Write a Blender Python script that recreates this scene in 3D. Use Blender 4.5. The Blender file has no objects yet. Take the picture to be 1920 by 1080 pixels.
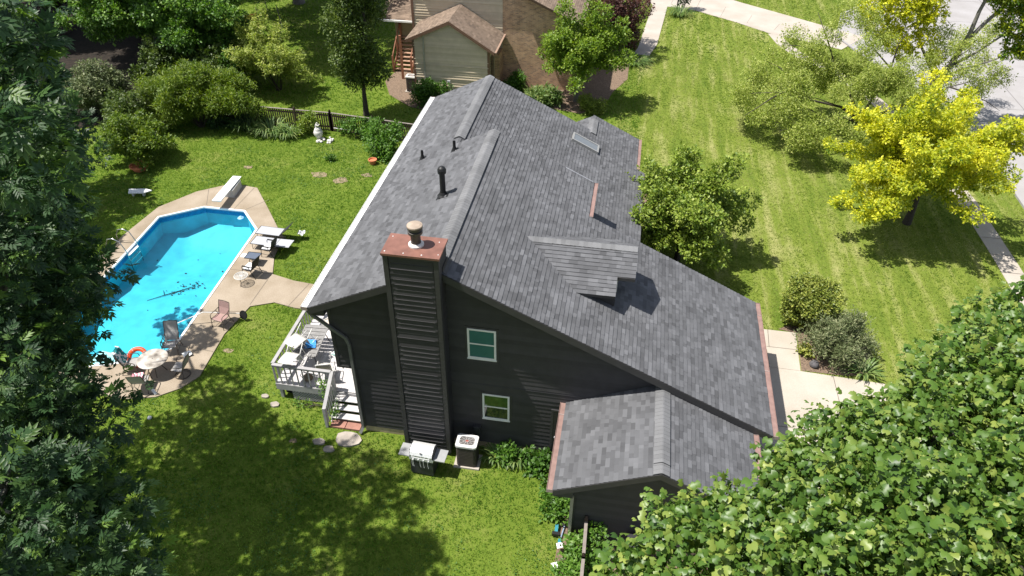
import bpy, bmesh, math, random
import numpy as np
from mathutils import Vector, Matrix, noise
from mathutils.geometry import tessellate_polygon

random.seed(7)
RNG = np.random.default_rng(7)
R = math.radians
sc = bpy.context.scene
COL = sc.collection

# ------------------------------------------------------------------ camera
cam_d = bpy.data.cameras.new("camera")
cam_d.sensor_width = 36.0
cam_d.lens = 1402.18 / 1920 * 36.0
cam_d.clip_start = 0.1
cam_d.clip_end = 1000
cam = bpy.data.objects.new("camera", cam_d)
COL.objects.link(cam)
_p, _r, _y = 0.66287983, 0.00769079, -0.16429382
cy, sy, cp, sp = math.cos(_y), math.sin(_y), math.cos(_p), math.sin(_p)
F = Vector((sy*cp, cy*cp, -sp)); RR = Vector((cy, -sy, 0)); UU = RR.cross(F)
c_, s_ = math.cos(_r), math.sin(_r)
R2 = c_*RR + s_*UU; U2 = -s_*RR + c_*UU
mw = Matrix(((R2.x, U2.x, -F.x, 8.27), (R2.y, U2.y, -F.y, -17.26), (R2.z, U2.z, -F.z, 21.0), (0, 0, 0, 1)))
cam.matrix_world = mw
sc.camera = cam

# ------------------------------------------------------------------ light
SUN_DIR = Vector((0.45, 0.10, -1.0)).normalized()      # travel direction of the light
sun_d = bpy.data.lights.new("sun", 'SUN')
sun_d.energy = 5.0
sun_d.angle = R(0.55)
sun_d.color = (1.0, 0.955, 0.88)
sun = bpy.data.objects.new("sun", sun_d)
COL.objects.link(sun)
sun.rotation_euler = SUN_DIR.to_track_quat('-Z', 'Y').to_euler()
w = bpy.data.worlds.new("World"); sc.world = w
w.use_nodes = True
nt = w.node_tree
sky = nt.nodes.new('ShaderNodeTexSky'); sky.sky_type = 'NISHITA'; sky.sun_disc = False
sky.sun_elevation = R(65.3); sky.sun_rotation = R(257.5)
bg = nt.nodes['Background']; bg.inputs['Strength'].default_value = 0.10
hsv = nt.nodes.new('ShaderNodeHueSaturation'); hsv.inputs['Saturation'].default_value = .62
nt.links.new(sky.outputs[0], hsv.inputs['Color']); nt.links.new(hsv.outputs[0], bg.inputs['Color'])
sc.view_settings.view_transform = 'Standard'
sc.view_settings.look = 'None'
sc.view_settings.exposure = 0.68
sc.view_settings.gamma = 1.0
sc.view_settings.use_curve_mapping = False
sc.cycles.max_bounces = 8
sc.cycles.transparent_max_bounces = 12

# ------------------------------------------------------------------ materials
MATS = {}
def _new(name):
    m = bpy.data.materials.new(name); m.use_nodes = True
    t = m.node_tree
    return m, t, t.nodes['Principled BSDF']
def mk(name, col, rough=0.7, var=0.12, scale=6.0, bump=0.0, bscale=40.0, metal=0.0, spec=0.4, tint=False, tvar=0.0):
    """plain procedural surface: noise varied colour, optional bump, optional per-face tint"""
    if name in MATS: return MATS[name]
    m, t, b = _new(name)
    N = t.nodes; L = t.links
    tc = N.new('ShaderNodeTexCoord')
    no = N.new('ShaderNodeTexNoise'); no.inputs['Scale'].default_value = scale; no.inputs['Detail'].default_value = 5
    L.new(tc.outputs['Object'], no.inputs['Vector'])
    rp = N.new('ShaderNodeMapRange'); rp.inputs[1].default_value = 0.25; rp.inputs[2].default_value = 0.75
    rp.inputs[3].default_value = 1-var; rp.inputs[4].default_value = 1+var
    L.new(no.outputs['Fac'], rp.inputs[0])
    mx = N.new('ShaderNodeVectorMath'); mx.operation = 'SCALE'
    mx.inputs[0].default_value = col[:3]
    last = rp.outputs[0]
    if tint:
        at = N.new('ShaderNodeAttribute'); at.attribute_name = 'tint'
        r2 = N.new('ShaderNodeMapRange'); r2.inputs[3].default_value = 1-tvar; r2.inputs[4].default_value = 1+tvar
        L.new(at.outputs['Fac'], r2.inputs[0])
        mm = N.new('ShaderNodeMath'); mm.operation = 'MULTIPLY'
        L.new(last, mm.inputs[0]); L.new(r2.outputs[0], mm.inputs[1]); last = mm.outputs[0]
    L.new(last, mx.inputs['Scale'])
    L.new(mx.outputs[0], b.inputs['Base Color'])
    b.inputs['Roughness'].default_value = rough
    b.inputs['Metallic'].default_value = metal
    b.inputs['Specular IOR Level'].default_value = spec
    if bump > 0:
        n2 = N.new('ShaderNodeTexNoise'); n2.inputs['Scale'].default_value = bscale; n2.inputs['Detail'].default_value = 4
        L.new(tc.outputs['Object'], n2.inputs['Vector'])
        bp = N.new('ShaderNodeBump'); bp.inputs['Strength'].default_value = bump; bp.inputs['Distance'].default_value = 0.02
        L.new(n2.outputs['Fac'], bp.inputs['Height']); L.new(bp.outputs[0], b.inputs['Normal'])
    MATS[name] = m
    return m

def leafmat(name, c0, c1, c2, rough=0.45, trans=0.3, spec=0.4):
    """foliage: per-leaf tint picks a colour; some light passes through the leaf"""
    if name in MATS: return MATS[name]
    m, t, b = _new(name)
    N = t.nodes; L = t.links
    at = N.new('ShaderNodeAttribute'); at.attribute_name = 'tint'
    cr = N.new('ShaderNodeValToRGB')
    cr.color_ramp.elements[0].color = (*c0, 1); cr.color_ramp.elements[1].color = (*c2, 1)
    e = cr.color_ramp.elements.new(0.5); e.color = (*c1, 1)
    L.new(at.outputs['Fac'], cr.inputs[0])
    L.new(cr.outputs[0], b.inputs['Base Color'])
    b.inputs['Roughness'].default_value = rough
    b.inputs['Specular IOR Level'].default_value = spec
    tr = N.new('ShaderNodeBsdfTranslucent')
    hs = N.new('ShaderNodeHueSaturation'); hs.inputs['Saturation'].default_value = 1.1; hs.inputs['Value'].default_value = 1.5
    L.new(cr.outputs[0], hs.inputs['Color']); L.new(hs.outputs[0], tr.inputs['Color'])
    mx = N.new('ShaderNodeMixShader'); mx.inputs[0].default_value = trans
    L.new(b.outputs[0], mx.inputs[1]); L.new(tr.outputs[0], mx.inputs[2])
    L.new(mx.outputs[0], N['Material Output'].inputs['Surface'])
    MATS[name] = m
    return m

# ------------------------------------------------------------------ mesh helpers
class MB:
    def __init__(s): s.v = []; s.f = []; s.m = []; s.t = []
    def face(s, pts, mi=0, t=0.5):
        i = len(s.v); s.v += [tuple(p) for p in pts]; s.f.append(tuple(range(i, i+len(pts)))); s.m.append(mi); s.t.append(t)
    def box(s, a, b, mi=0, t=0.5):
        (x0, y0, z0), (x1, y1, z1) = a, b
        p = [(x0,y0,z0),(x1,y0,z0),(x1,y1,z0),(x0,y1,z0),(x0,y0,z1),(x1,y0,z1),(x1,y1,z1),(x0,y1,z1)]
        s.hexa(p, mi, t)
    def hexa(s, p, mi=0, t=0.5):
        i = len(s.v); s.v += [tuple(q) for q in p]
        for f in ((0,3,2,1),(4,5,6,7),(0,1,5,4),(1,2,6,5),(2,3,7,6),(3,0,4,7)):
            s.f.append(tuple(i+k for k in f)); s.m.append(mi); s.t.append(t)
    def obox(s, c, ax, ay, az, mi=0, t=0.5):
        c = Vector(c); ax, ay, az = Vector(ax), Vector(ay), Vector(az)
        p = [c+sx*ax+sy_*ay+sz*az for sz in (-1,1) for sx, sy_ in ((-1,-1),(1,-1),(1,1),(-1,1))]
        s.hexa(p, mi, t)
    def beam(s, a, b, w, h, mi=0, t=0.5, up=(0,0,1)):
        a, b = Vector(a), Vector(b); d = b-a
        u = Vector(up); sd = d.cross(u)
        if sd.length < 1e-6: sd = d.cross(Vector((1,0,0)))
        sd.normalize(); u = sd.cross(d).normalized()
        s.obox((a+b)/2, d/2, sd*w/2, u*h/2, mi, t)
    def tube(s, pts, r, n=8, mi=0, t=0.5, caps=True):
        pts = [Vector(p) for p in pts]
        rs = r if isinstance(r, (list, tuple)) else [r]*len(pts)
        base = len(s.v); up = Vector((0.13, 0.21, 1)).normalized()
        for k, p in enumerate(pts):
            d = (pts[min(k+1, len(pts)-1)]-pts[max(k-1, 0)])
            if d.length < 1e-9: d = Vector((0,0,1))
            d.normalize()
            x = d.cross(up)
            if x.length < 0.05: x = d.cross(Vector((1,0,0)))
            x.normalize(); y = d.cross(x)
            for j in range(n):
                a = 2*math.pi*j/n
                s.v.append(tuple(p + rs[k]*(math.cos(a)*x + math.sin(a)*y)))
        for k in range(len(pts)-1):
            for j in range(n):
                a = base+k*n+j; b = base+k*n+(j+1) % n
                s.f.append((a, b, b+n, a+n)); s.m.append(mi); s.t.append(t)
        if caps:
            s.f.append(tuple(base+j for j in range(n))); s.m.append(mi); s.t.append(t)
            q = base+(len(pts)-1)*n
            s.f.append(tuple(q+n-1-j for j in range(n))); s.m.append(mi); s.t.append(t)
    def lathe(s, prof, c=(0,0,0), n=20, mi=0, t=0.5):
        base = len(s.v)
        for r_, z in prof:
            for j in range(n):
                a = 2*math.pi*j/n
                s.v.append((c[0]+r_*math.cos(a), c[1]+r_*math.sin(a), c[2]+z))
        for k in range(len(prof)-1):
            for j in range(n):
                a = base+k*n+j; b = base+k*n+(j+1) % n
                s.f.append((a, b, b+n, a+n)); s.m.append(mi); s.t.append(t)
    def prism_y(s, poly, y0, y1, mi=0, t=0.5):
        """extrude an (x,z) convex polygon along y"""
        n = len(poly)
        s.face([(x, y0, z) for x, z in poly], mi, t)
        s.face([(x, y1, z) for x, z in reversed(poly)], mi, t)
        for i in range(n):
            a, b = poly[i], poly[(i+1) % n]
            s.face([(b[0], y0, b[1]), (a[0], y0, a[1]), (a[0], y1, a[1]), (b[0], y1, b[1])], mi, t)
    def prism_z(s, poly, z0, z1, mi=0, t=0.5):
        n = len(poly)
        s.face([(x, y, z1) for x, y in poly], mi, t)
        for i in range(n):
            a, b = poly[i], poly[(i+1) % n]
            s.face([(a[0],a[1],z0),(b[0],b[1],z0),(b[0],b[1],z1),(a[0],a[1],z1)], mi, t)
    def build(s, name, mats, parent=None, org=None, smooth=False, fix=True, weld=False):
        me = bpy.data.meshes.new(name)
        if org is None: org = parent.get('_org', (0,0,0)) if parent else (0,0,0)
        o3 = Vector(org)
        me.from_pydata([tuple(Vector(p)-o3) for p in s.v], [], s.f)
        if not isinstance(mats, (list, tuple)): mats = [mats]
        for m in mats: me.materials.append(m)
        me.polygons.foreach_set('material_index', s.m)
        a = me.attributes.new('tint', 'FLOAT', 'FACE'); a.data.foreach_set('value', s.t)
        if smooth: me.polygons.foreach_set('use_smooth', [True]*len(s.f))
        if fix:
            bm = bmesh.new(); bm.from_mesh(me)
            if weld: bmesh.ops.remove_doubles(bm, verts=bm.verts, dist=1e-4)
            bmesh.ops.recalc_face_normals(bm, faces=bm.faces); bm.to_mesh(me); bm.free()
        me.update()
        o = bpy.data.objects.new(name, me); COL.objects.link(o)
        if parent: 
            o.parent = parent
            if '_org' in parent: o['_org'] = parent['_org']
        else: o.location = o3
        return o

def tag(o, label, cat, group=None):
    o['label'] = label; o['category'] = cat
    if group: o['group'] = group
    return o
def thing(name, label, cat, loc=(0,0,0), rz=0.0, group=None, local=False):
    """Empty at the thing's base; local=True: its parts are modelled round the origin"""
    o = bpy.data.objects.new(name, None); COL.objects.link(o)
    o.empty_display_size = 0.2
    o.location = loc; o.rotation_euler = (0, 0, rz)
    o['_org'] = (0,0,0) if local else tuple(loc)
    return tag(o, label, cat, group)
def struct(o): o['kind'] = 'structure'; return o
def copy_tree(o, parent=None):
    c = o.copy(); COL.objects.link(c)
    if parent: c.parent = parent
    for ch in list(o.children): copy_tree(ch, c)
    return c

# fast numpy mesh of many small leaves
def np_mesh(name, V, faces_k, nper, ninst, mats, tint, parent=None, org=(0,0,0), kind=None):
    """V (ninst*nper,3); faces_k list of index tuples in the template"""
    me = bpy.data.meshes.new(name)
    V = V - np.array(org, dtype=float)
    me.vertices.add(len(V)); me.vertices.foreach_set('co', V.astype(np.float32).ravel())
    sizes = [len(f) for f in faces_k]
    flat = np.concatenate([np.array(f) for f in faces_k])
    loops = (flat[None, :] + (np.arange(ninst)*nper)[:, None]).ravel()
    nf = len(faces_k)*ninst
    me.loops.add(len(loops)); me.loops.foreach_set('vertex_index', loops.astype(np.int32))
    tot = np.tile(np.array(sizes), ninst); st = np.concatenate([[0], np.cumsum(tot)[:-1]])
    me.polygons.add(nf)
    me.polygons.foreach_set('loop_start', st.astype(np.int32))
    me.polygons.foreach_set('loop_total', tot.astype(np.int32))
    for m in (mats if isinstance(mats, (list, tuple)) else [mats]): me.materials.append(m)
    a = me.attributes.new('tint', 'FLOAT', 'FACE')
    a.data.foreach_set('value', np.repeat(np.clip(tint, 0, 1), len(faces_k)).astype(np.float32))
    me.update(calc_edges=True)
    o = bpy.data.objects.new(name, me); COL.objects.link(o)
    if parent: o.parent = parent
    else: o.location = org
    return o

def unit(a): return a/np.maximum(np.linalg.norm(a, axis=-1, keepdims=True), 1e-9)
def leaf_instances(pos, d, size, template, jit=0.35, up=(0,0,1)):
    n = len(pos)
    d = unit(d)
    upv = np.array(up)[None, :] + RNG.normal(0, jit, (n, 3))
    nz = upv - (upv*d).sum(1, keepdims=True)*d
    nz = unit(nz); y = np.cross(nz, d)
    T = np.array(template)
    P = pos[:, None, :] + size[:, None, None]*(T[None, :, 0:1]*d[:, None, :] + T[None, :, 1:2]*y[:, None, :] + T[None, :, 2:3]*nz[:, None, :])
    return P.reshape(-1, 3)

SIMPLE_V = [(0,0,0), (.5,.30,.07), (1,0,-.08), (.5,-.30,.07)]
SIMPLE_F = [(0,2,1), (0,3,2)]
NARROW_V = [(0,0,0), (.45,.16,.04), (1,0,-.1), (.45,-.16,.04)]
# broad lobed leaf (tulip tree like)
TUL_V = [(.0,0,.0), (.45,0,-.03), (.9,0,-.12),
         (.05,.22,-.08), (.30,.44,-.24), (.52,.22,-.12), (.80,.40,-.34), (1.0,.10,-.22),
         (.05,-.22,-.08), (.30,-.46,-.20), (.52,-.22,-.10), (.80,-.40,-.30), (1.0,-.10,-.20)]
TUL_F = [(0,1,4,3), (1,5,4), (1,2,6,5), (2,7,6), (0,8,9,1), (1,9,10), (1,10,11,2), (2,11,12)]
# compound leaf with seven leaflets
CMP_V, CMP_F = [], []
def _leaflet(x, y, ang, ln, wd, z):
    ca, sa = math.cos(ang), math.sin(ang); i = len(CMP_V)
    for u, v_, zz in ((0,0,0), (.45,wd,.03), (1,0,-.12), (.45,-wd,.03)):
        CMP_V.append((x+ln*(u*ca - v_*sa), y+ln*(u*sa + v_*ca), z+ln*zz))
    CMP_F.extend([(i, i+2, i+1), (i, i+3, i+2)])
for k, x in enumerate((.26, .44, .58)):
    for sg in (1, -1): _leaflet(x, 0, sg*(1.0-.16*k), .46+.03*k, .19, -.03*k)
_leaflet(.62, 0, 0, .52, .19, -.09)

def crown(name, parent, lobes, mat, leaf, size, sprigs, per, spread=0.22, droop=0.15, jit=0.4, gap=0.0, shell=0.55, org=None, tmean=0.5, tvar=0.22, seed=0, tintfn=None, updir=0.35, ngap=0.9, squash=1.0, pet=0.25):
    """leaf sprigs over the shells of many lobes -> ONE crown mesh"""
    V, Fc = leaf
    rng = np.random.default_rng(seed+11)
    P = []; D = []; S = []; T = []
    for (x, y, z, r) in lobes:
        n = max(4, int(sprigs*4*math.pi*r*r))
        u = unit(rng.normal(size=(n, 3)))
        rad = r*(shell + (1-shell)*rng.random(n)**0.6)
        # uneven outline
        rad *= np.array([0.82+0.45*noise.noise(Vector((q[0]*2.1+x, q[1]*2.1+y, q[2]*2.1+z))) for q in u])
        c = np.array((x, y, z)) + u*rad[:, None]*np.array((1, 1, squash))
        if gap > 0:
            keep = np.array([noise.noise(Vector((q[0]*ngap, q[1]*ngap, q[2]*ngap))) > -1+gap*1.6 - 0.0 for q in c])
            c = c[keep]; u = u[keep]
        n = len(c)
        if n == 0: continue
        ax = unit(u*0.8 + np.array((0, 0, updir)) + rng.normal(0, .35, (n, 3)))
        m = per
        cc = np.repeat(c, m, 0); aa = np.repeat(ax, m, 0)
        d = unit(aa*0.55 + unit(rng.normal(size=(n*m, 3)))*0.9 + np.array((0, 0, -droop)))
        pp = cc + aa*(rng.random((n*m, 1))-.3)*spread + d*spread*pet
        st = rng.normal(tmean, tvar*0.7, n)
        tt = np.repeat(st, m) + rng.normal(0, tvar*0.7, n*m)
        P.append(pp); D.append(d); T.append(tt)
        S.append(size*(0.5+0.85*rng.random(n*m)))
    P = np.concatenate(P); D = np.concatenate(D); S = np.concatenate(S); T = np.concatenate(T)
    if tintfn is not None: T = tintfn(P, T)
    VV = leaf_instances(P, D, S, V, jit)
    return np_mesh(name, VV, Fc, len(V), len(P), mat, T, parent, org if org is not None else parent['_org'])

def ell_lobes(c, rad, n, r, seed=0, inner=0.25, zmin=None):
    rng = np.random.default_rng(seed)
    out = []
    for i in range(n):
        u = unit(rng.normal(size=3)); k = (1.0 - r[0]/max(rad)*0.7) * (inner + (1-inner)*rng.random()**0.4)
        rr = r[0] + (r[1]-r[0])*rng.random()
        p = np.array(c) + u*np.array(rad)*k
        if zmin is not None and p[2]-rr*.8 < zmin: p[2] = zmin+rr*.8
        out.append((p[0], p[1], p[2], rr))
    return out

def ray_lobes(c, rad, n, r0, seed=0, k=4, zmin=None, up=.1, taper=.45):
    """chains of lobes shrinking outwards along branches: a ragged, fingered outline"""
    rng = np.random.default_rng(seed); out = []
    for i in range(n):
        u = unit(rng.normal(size=3)); u[2] = abs(u[2])*.9 - .35*rng.random(); u = unit(u)
        ln = .72+.36*rng.random(); bend = rng.normal(0,.12,3)
        for j in range(k):
            f = (j+1.2)/(k+.2)*ln
            p = np.array(c) + (u*np.array(rad))*f + bend*f*f*max(rad)*.4 + np.array((0,0,up*f*(1-f)*rad[2]))
            rr = r0*(1-taper*(j+1)/k)*(.8+.4*rng.random())
            if zmin is not None and p[2]-rr*.8 < zmin: p[2] = zmin+rr*.8
            out.append((p[0], p[1], p[2], rr))
    return out

def limbs(mb, top, lobes, r0, seed=0, nmax=14, twig=3, n=6):
    rnd = random.Random(seed)
    top = Vector(top)
    ls = sorted(lobes, key=lambda l: -l[3])[:nmax]
    for l in ls:
        e = Vector(l[:3]); d = e-top
        if d.length < .3: continue
        m1 = top + d*.35 + Vector((rnd.uniform(-.1,.1), rnd.uniform(-.1,.1), .12))*d.length
        m2 = top + d*.7 + Vector((rnd.uniform(-.1,.1), rnd.uniform(-.1,.1), .10))*d.length
        mb.tube([top - Vector((0,0,.3*r0)), m1, m2, e], [r0, r0*.7, r0*.45, r0*.15], n)
        for k in range(twig):
            a = m2.lerp(e, rnd.random()); v = Vector((rnd.uniform(-1,1), rnd.uniform(-1,1), rnd.uniform(-.3,1))).normalized()*l[3]*.8
            mb.tube([a, a+v*.55+Vector((0,0,.05)), a+v], [r0*.3, r0*.2, r0*.06], 5)

bark = mk('bark', (.11, .085, .065), .95, .35, 9, .8, 30)
bark_dark = mk('bark_dark', (.05, .042, .034), .95, .35, 9, .8, 30)
bark_grey = mk('bark_grey', (.16, .15, .135), .95, .3, 7, .7, 24)

def tree(name, label, base, trunk, r0, lobes, mat, leaf, size, sprigs, per, cat='tree', group=None, barkm=None, twig=3, nmax=14, limb_r=None, paths=(), **kw):
    t = thing(name, label, cat, base, 0, group)
    mb = MB()
    pts = [Vector(base)] + [Vector(p) for p in trunk]
    rs = [r0*1.35] + [r0*(1-.35*(i+1)/len(trunk)) for i in range(len(trunk))]
    mb.tube([Vector(base)-Vector((0,0,.15))]+pts, [r0*1.6]+rs, 10)
    for pth, pr in paths: mb.tube(pth, pr, 8)
    limbs(mb, pts[-1], lobes, limb_r or r0*.55, seed=kw.get('seed', 0), twig=twig, nmax=nmax)
    mb.build('trunk', barkm or bark, t, smooth=True)
    crown('crown', t, lobes, mat, leaf, size, sprigs, per, **kw)
    return t

SIMPLE = (SIMPLE_V, SIMPLE_F); NARROW = (NARROW_V, SIMPLE_F); TULIP = (TUL_V, TUL_F); COMPOUND = (CMP_V, CMP_F)

# ================================================================== SETTING: ground
POOL = [(-13.25,13.25), (-10.95,13.25), (-9.55,11.7), (-9.2,5.0), (-9.1,2.9), (-9.45,2.25), (-10.7,1.6), (-12.0,1.15), (-14.0,2.2), (-14.75,5.0), (-15.1,11.9)]
PDECK = [(-15.9,3.0), (-15.9,10.0), (-15.6,12.76), (-14.4,14.6), (-12.9,15.75), (-11.35,15.55), (-9.9,13.7), (-8.6,12.0), (-8.0,11.3), (-7.75,9.6), (-7.25,8.3), (-6.1,8.0), (-3.0,7.7), (-3.0,6.1), (-5.3,6.15), (-6.3,6.35), (-7.25,5.9), (-7.5,4.0), (-7.3,1.5), (-7.7,0.75), (-8.4,.15), (-9.5,-.15), (-10.9,-.1), (-12.0,0.4), (-14.6,1.2)]
DRIVE = [(13.6,6.0), (16.15,5.95), (19.75,5.75), (29.4,5.6), (29.4,-.8), (13.6,-.8)]
WALK = [(14.0,8.3), (16.25,8.3), (16.15,5.95), (14.95,5.97), (14.95,7.0), (14.0,7.0)]
SIDEWALK_C = [(26.9,-10), (26.9,10), (26.85,15.5), (26.5,21), (25.5,28), (24.0,34), (22.3,39), (20.0,43.3), (20.3,46.5), (22.5,51), (25.5,56), (30,64)]
SIDEWALK_C = [(26.9,-12), (26.92,10), (26.9,15.5), (26.75,21), (26.0,28), (24.6,34), (22.7,38.5), (20.7,41.5),(19.7,43.6),(19.2,46.1)]
KERB = [(29.6,-12), (29.65,15), (29.7,22.0), (30.0,27.0), (29.0,32.5), (27.6,37.5), (25.6,42.0), (24.2,46.0), (25.5,52), (30,58), (38,68)]
NDRIVE = [(9.3,51.7), (10.6,51.5), (13.05,50.85), (16.3,48.4), (18.75,46.2), (24.0,43.4), (26.3,46.6), (21.7,50.3), (17.1,53.9), (12,58.5), (7,58.5)]
NWALK = [(8.1,39.5), (8.4,40.8), (9.3,51.7), (10.6,51.5), (9.85,41.8), (9.3,39.3)]
NSIDE = [(18.75,46.2), (18.55,42.6), (19.0,41.4), (20.2,42.2), (19.8,43.5), (20.3,45.4)]
WOODS = [(-75,75), (-32,48), (-28,38), (-24.6,31), (-22,25.5), (-23.5,22), (-27,19), (-75,19)]
MULCH1 = [(15.55,8.45), (16.3,8.95), (17.4,10.1), (18.6,9.3), (19.2,7.6), (18.7,6.1), (17.6,5.98), (16.2,6.0), (16.3,8.3)]
MULCH2 = [(.6,30.6), (3.0,28.7), (5.2,28.2), (6.6,29.6), (7.0,32), (7.9,34.5), (7.9,40), (.6,40)]
MULCH3 = [(7.5,-4.2), (7.55,-1.2), (7.0,-.9), (7.0,-.35), (7.95,-.35), (7.95,-3.1), (9.2,-3.2), (13.4,-3.2), (13.4,-5.5), (8.4,-6.2)]
MULCH4 = [(-6.0,28.4), (-5.3,28.4), (-.6,28.4), (-.6,27.6), (-4.6,26.8), (-6.0,27.2), (-7.9,28.8), (-8.9,31.0), (-8.6,33.6), (-6.6,33.6), (-6.2,30)]

def inpoly(px, py, poly):
    inside = np.zeros(len(px), bool); n = len(poly)
    for i in range(n):
        x0, y0 = poly[i]; x1, y1 = poly[(i+1) % n]
        if y0 == y1: continue
        c = ((y0 > py) != (y1 > py)) & (px < (x1-x0)*(py-y0)/(y1-y0)+x0)
        inside ^= c
    return inside

def sheet(name, poly, z, mat, holes=(), thick=0.0):
    loops = [[Vector((x, y, 0)) for x, y in poly]] + [[Vector((x, y, 0)) for x, y in h] for h in holes]
    flat = [p for l in loops for p in l]
    tris = tessellate_polygon(loops)
    mb = MB()
    mb.v = [(p.x, p.y, z) for p in flat]; mb.f = [tuple(t) for t in tris]; mb.m = [0]*len(tris); mb.t = [.5]*len(tris)
    if thick > 0:
        for l in loops:
            for i in range(len(l)):
                a, b = l[i], l[(i+1) % len(l)]
                mb.face([(a.x, a.y, z), (b.x, b.y, z), (b.x, b.y, z-thick), (a.x, a.y, z-thick)])
    o = mb.build(name, mat)
    bm = bmesh.new(); bm.from_mesh(o.data)
    for f in bm.faces:
        if abs(f.normal.z) > .9 and f.normal.z < 0: f.normal_flip()
    bm.to_mesh(o.data); bm.free()
    return struct(o)

def lawn_material():
    m, t, b = _new('lawn_soil')
    N, L = t.nodes, t.links
    tc = N.new('ShaderNodeTexCoord')
    def nz(s, d=6):
        n = N.new('ShaderNodeTexNoise'); n.inputs['Scale'].default_value = s; n.inputs['Detail'].default_value = d
        L.new(tc.outputs['Object'], n.inputs['Vector']); return n
    n1, n2, n3 = nz(.35), nz(2.2), nz(14, 8)
    cr = N.new('ShaderNodeValToRGB')
    cr.color_ramp.elements[0].position = .3; cr.color_ramp.elements[0].color = (.06, .105, .012, 1)
    cr.color_ramp.elements[1].position = .75; cr.color_ramp.elements[1].color = (.22, .22, .07, 1)
    e = cr.color_ramp.elements.new(.52); e.color = (.115, .165, .022, 1)
    ad = N.new('ShaderNodeMath'); ad.operation = 'ADD'; L.new(n1.outputs[0], ad.inputs[0])
    ml = N.new('ShaderNodeMath'); ml.operation = 'MULTIPLY'; ml.inputs[1].default_value = .6; L.new(n2.outputs[0], ml.inputs[0])
    L.new(ml.outputs[0], ad.inputs[1])
    ml2 = N.new('ShaderNodeMath'); ml2.operation = 'MULTIPLY_ADD'; ml2.inputs[1].default_value = .55; L.new(n3.outputs[0], ml2.inputs[0])
    L.new(ad.outputs[0], ml2.inputs[2])
    dv = N.new('ShaderNodeMath'); dv.operation = 'DIVIDE'; dv.inputs[1].default_value = 2.15; L.new(ml2.outputs[0], dv.inputs[0])
    L.new(dv.outputs[0], cr.inputs[0])
    # the mown front lawn: paler, with long dry streaks left by the mower
    mp = N.new('ShaderNodeMapping'); mp.inputs['Scale'].default_value = (1.9, .16, 1); mp.inputs['Rotation'].default_value = (0,0,.03); L.new(tc.outputs['Object'], mp.inputs[0])
    ns = N.new('ShaderNodeTexNoise'); ns.inputs['Scale'].default_value = 1.0; ns.inputs['Detail'].default_value = 4; L.new(mp.outputs[0], ns.inputs['Vector'])
    av = N.new('ShaderNodeMath'); av.operation = 'ADD'; L.new(ns.outputs[0], av.inputs[0])
    a2 = N.new('ShaderNodeMath'); a2.operation = 'MULTIPLY'; a2.inputs[1].default_value = .9; L.new(dv.outputs[0], a2.inputs[0]); L.new(a2.outputs[0], av.inputs[1])
    d2 = N.new('ShaderNodeMath'); d2.operation = 'DIVIDE'; d2.inputs[1].default_value = 1.9; L.new(av.outputs[0], d2.inputs[0])
    c2 = N.new('ShaderNodeValToRGB'); c2.color_ramp.elements[0].position = .33; c2.color_ramp.elements[0].color = (.075,.125,.015,1); c2.color_ramp.elements[1].position = .70; c2.color_ramp.elements[1].color = (.33,.31,.14,1)
    e2 = c2.color_ramp.elements.new(.5); e2.color = (.145,.185,.03,1)
    L.new(d2.outputs[0], c2.inputs[0])
    sx = N.new('ShaderNodeSeparateXYZ'); L.new(tc.outputs['Object'], sx.inputs[0])
    mr = N.new('ShaderNodeMapRange'); mr.inputs[1].default_value = 7; mr.inputs[2].default_value = 9; L.new(sx.outputs[0], mr.inputs[0])
    mm = N.new('ShaderNodeMixRGB'); L.new(mr.outputs[0], mm.inputs[0]); L.new(cr.outputs[0], mm.inputs[1]); L.new(c2.outputs[0], mm.inputs[2])
    L.new(mm.outputs[0], b.inputs['Base Color'])
    b.inputs['Roughness'].default_value = .95; b.inputs['Specular IOR Level'].default_value = .1
    bp = N.new('ShaderNodeBump'); bp.inputs['Strength'].default_value = .9; bp.inputs['Distance'].default_value = .05
    L.new(n3.outputs[0], bp.inputs['Height']); L.new(bp.outputs[0], b.inputs['Normal'])
    return m

def concrete(name, col, stain=.22):
    m, t, b = _new(name)
    N, L = t.nodes, t.links
    tc = N.new('ShaderNodeTexCoord')
    a = N.new('ShaderNodeTexNoise'); a.inputs['Scale'].default_value = .7; a.inputs['Detail'].default_value = 7
    c = N.new('ShaderNodeTexNoise'); c.inputs['Scale'].default_value = 22; c.inputs['Detail'].default_value = 6
    L.new(tc.outputs['Object'], a.inputs['Vector']); L.new(tc.outputs['Object'], c.inputs['Vector'])
    cr = N.new('ShaderNodeValToRGB')
    cr.color_ramp.elements[0].position = .3; cr.color_ramp.elements[0].color = (col[0]*(1-stain), col[1]*(1-stain*1.1), col[2]*(1-stain*1.3), 1)
    cr.color_ramp.elements[1].position = .7; cr.color_ramp.elements[1].color = (*[min(1, k*1.1) for k in col], 1)
    mx = N.new('ShaderNodeMath'); mx.operation = 'MULTIPLY_ADD'; mx.inputs[1].default_value = .35
    L.new(c.outputs[0], mx.inputs[0]); 
    m2 = N.new('ShaderNodeMath'); m2.operation = 'MULTIPLY'; m2.inputs[1].default_value = .65
    L.new(a.outputs[0], m2.inputs[0]); L.new(m2.outputs[0], mx.inputs[2])
    L.new(mx.outputs[0], cr.inputs[0]); L.new(cr.outputs[0], b.inputs['Base Color'])
    b.inputs['Roughness'].default_value = .9; b.inputs['Specular IOR Level'].default_value = .2
    bp = N.new('ShaderNodeBump'); bp.inputs['Strength'].default_value = .25; bp.inputs['Distance'].default_value = .01
    L.new(c.outputs[0], bp.inputs['Height']); L.new(bp.outputs[0], b.inputs['Normal'])
    return m
conc_deck = concrete('concrete_pool', (.355, .30, .24), .42)
conc_drive = concrete('concrete_drive', (.42, .38, .33), .2)
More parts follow.
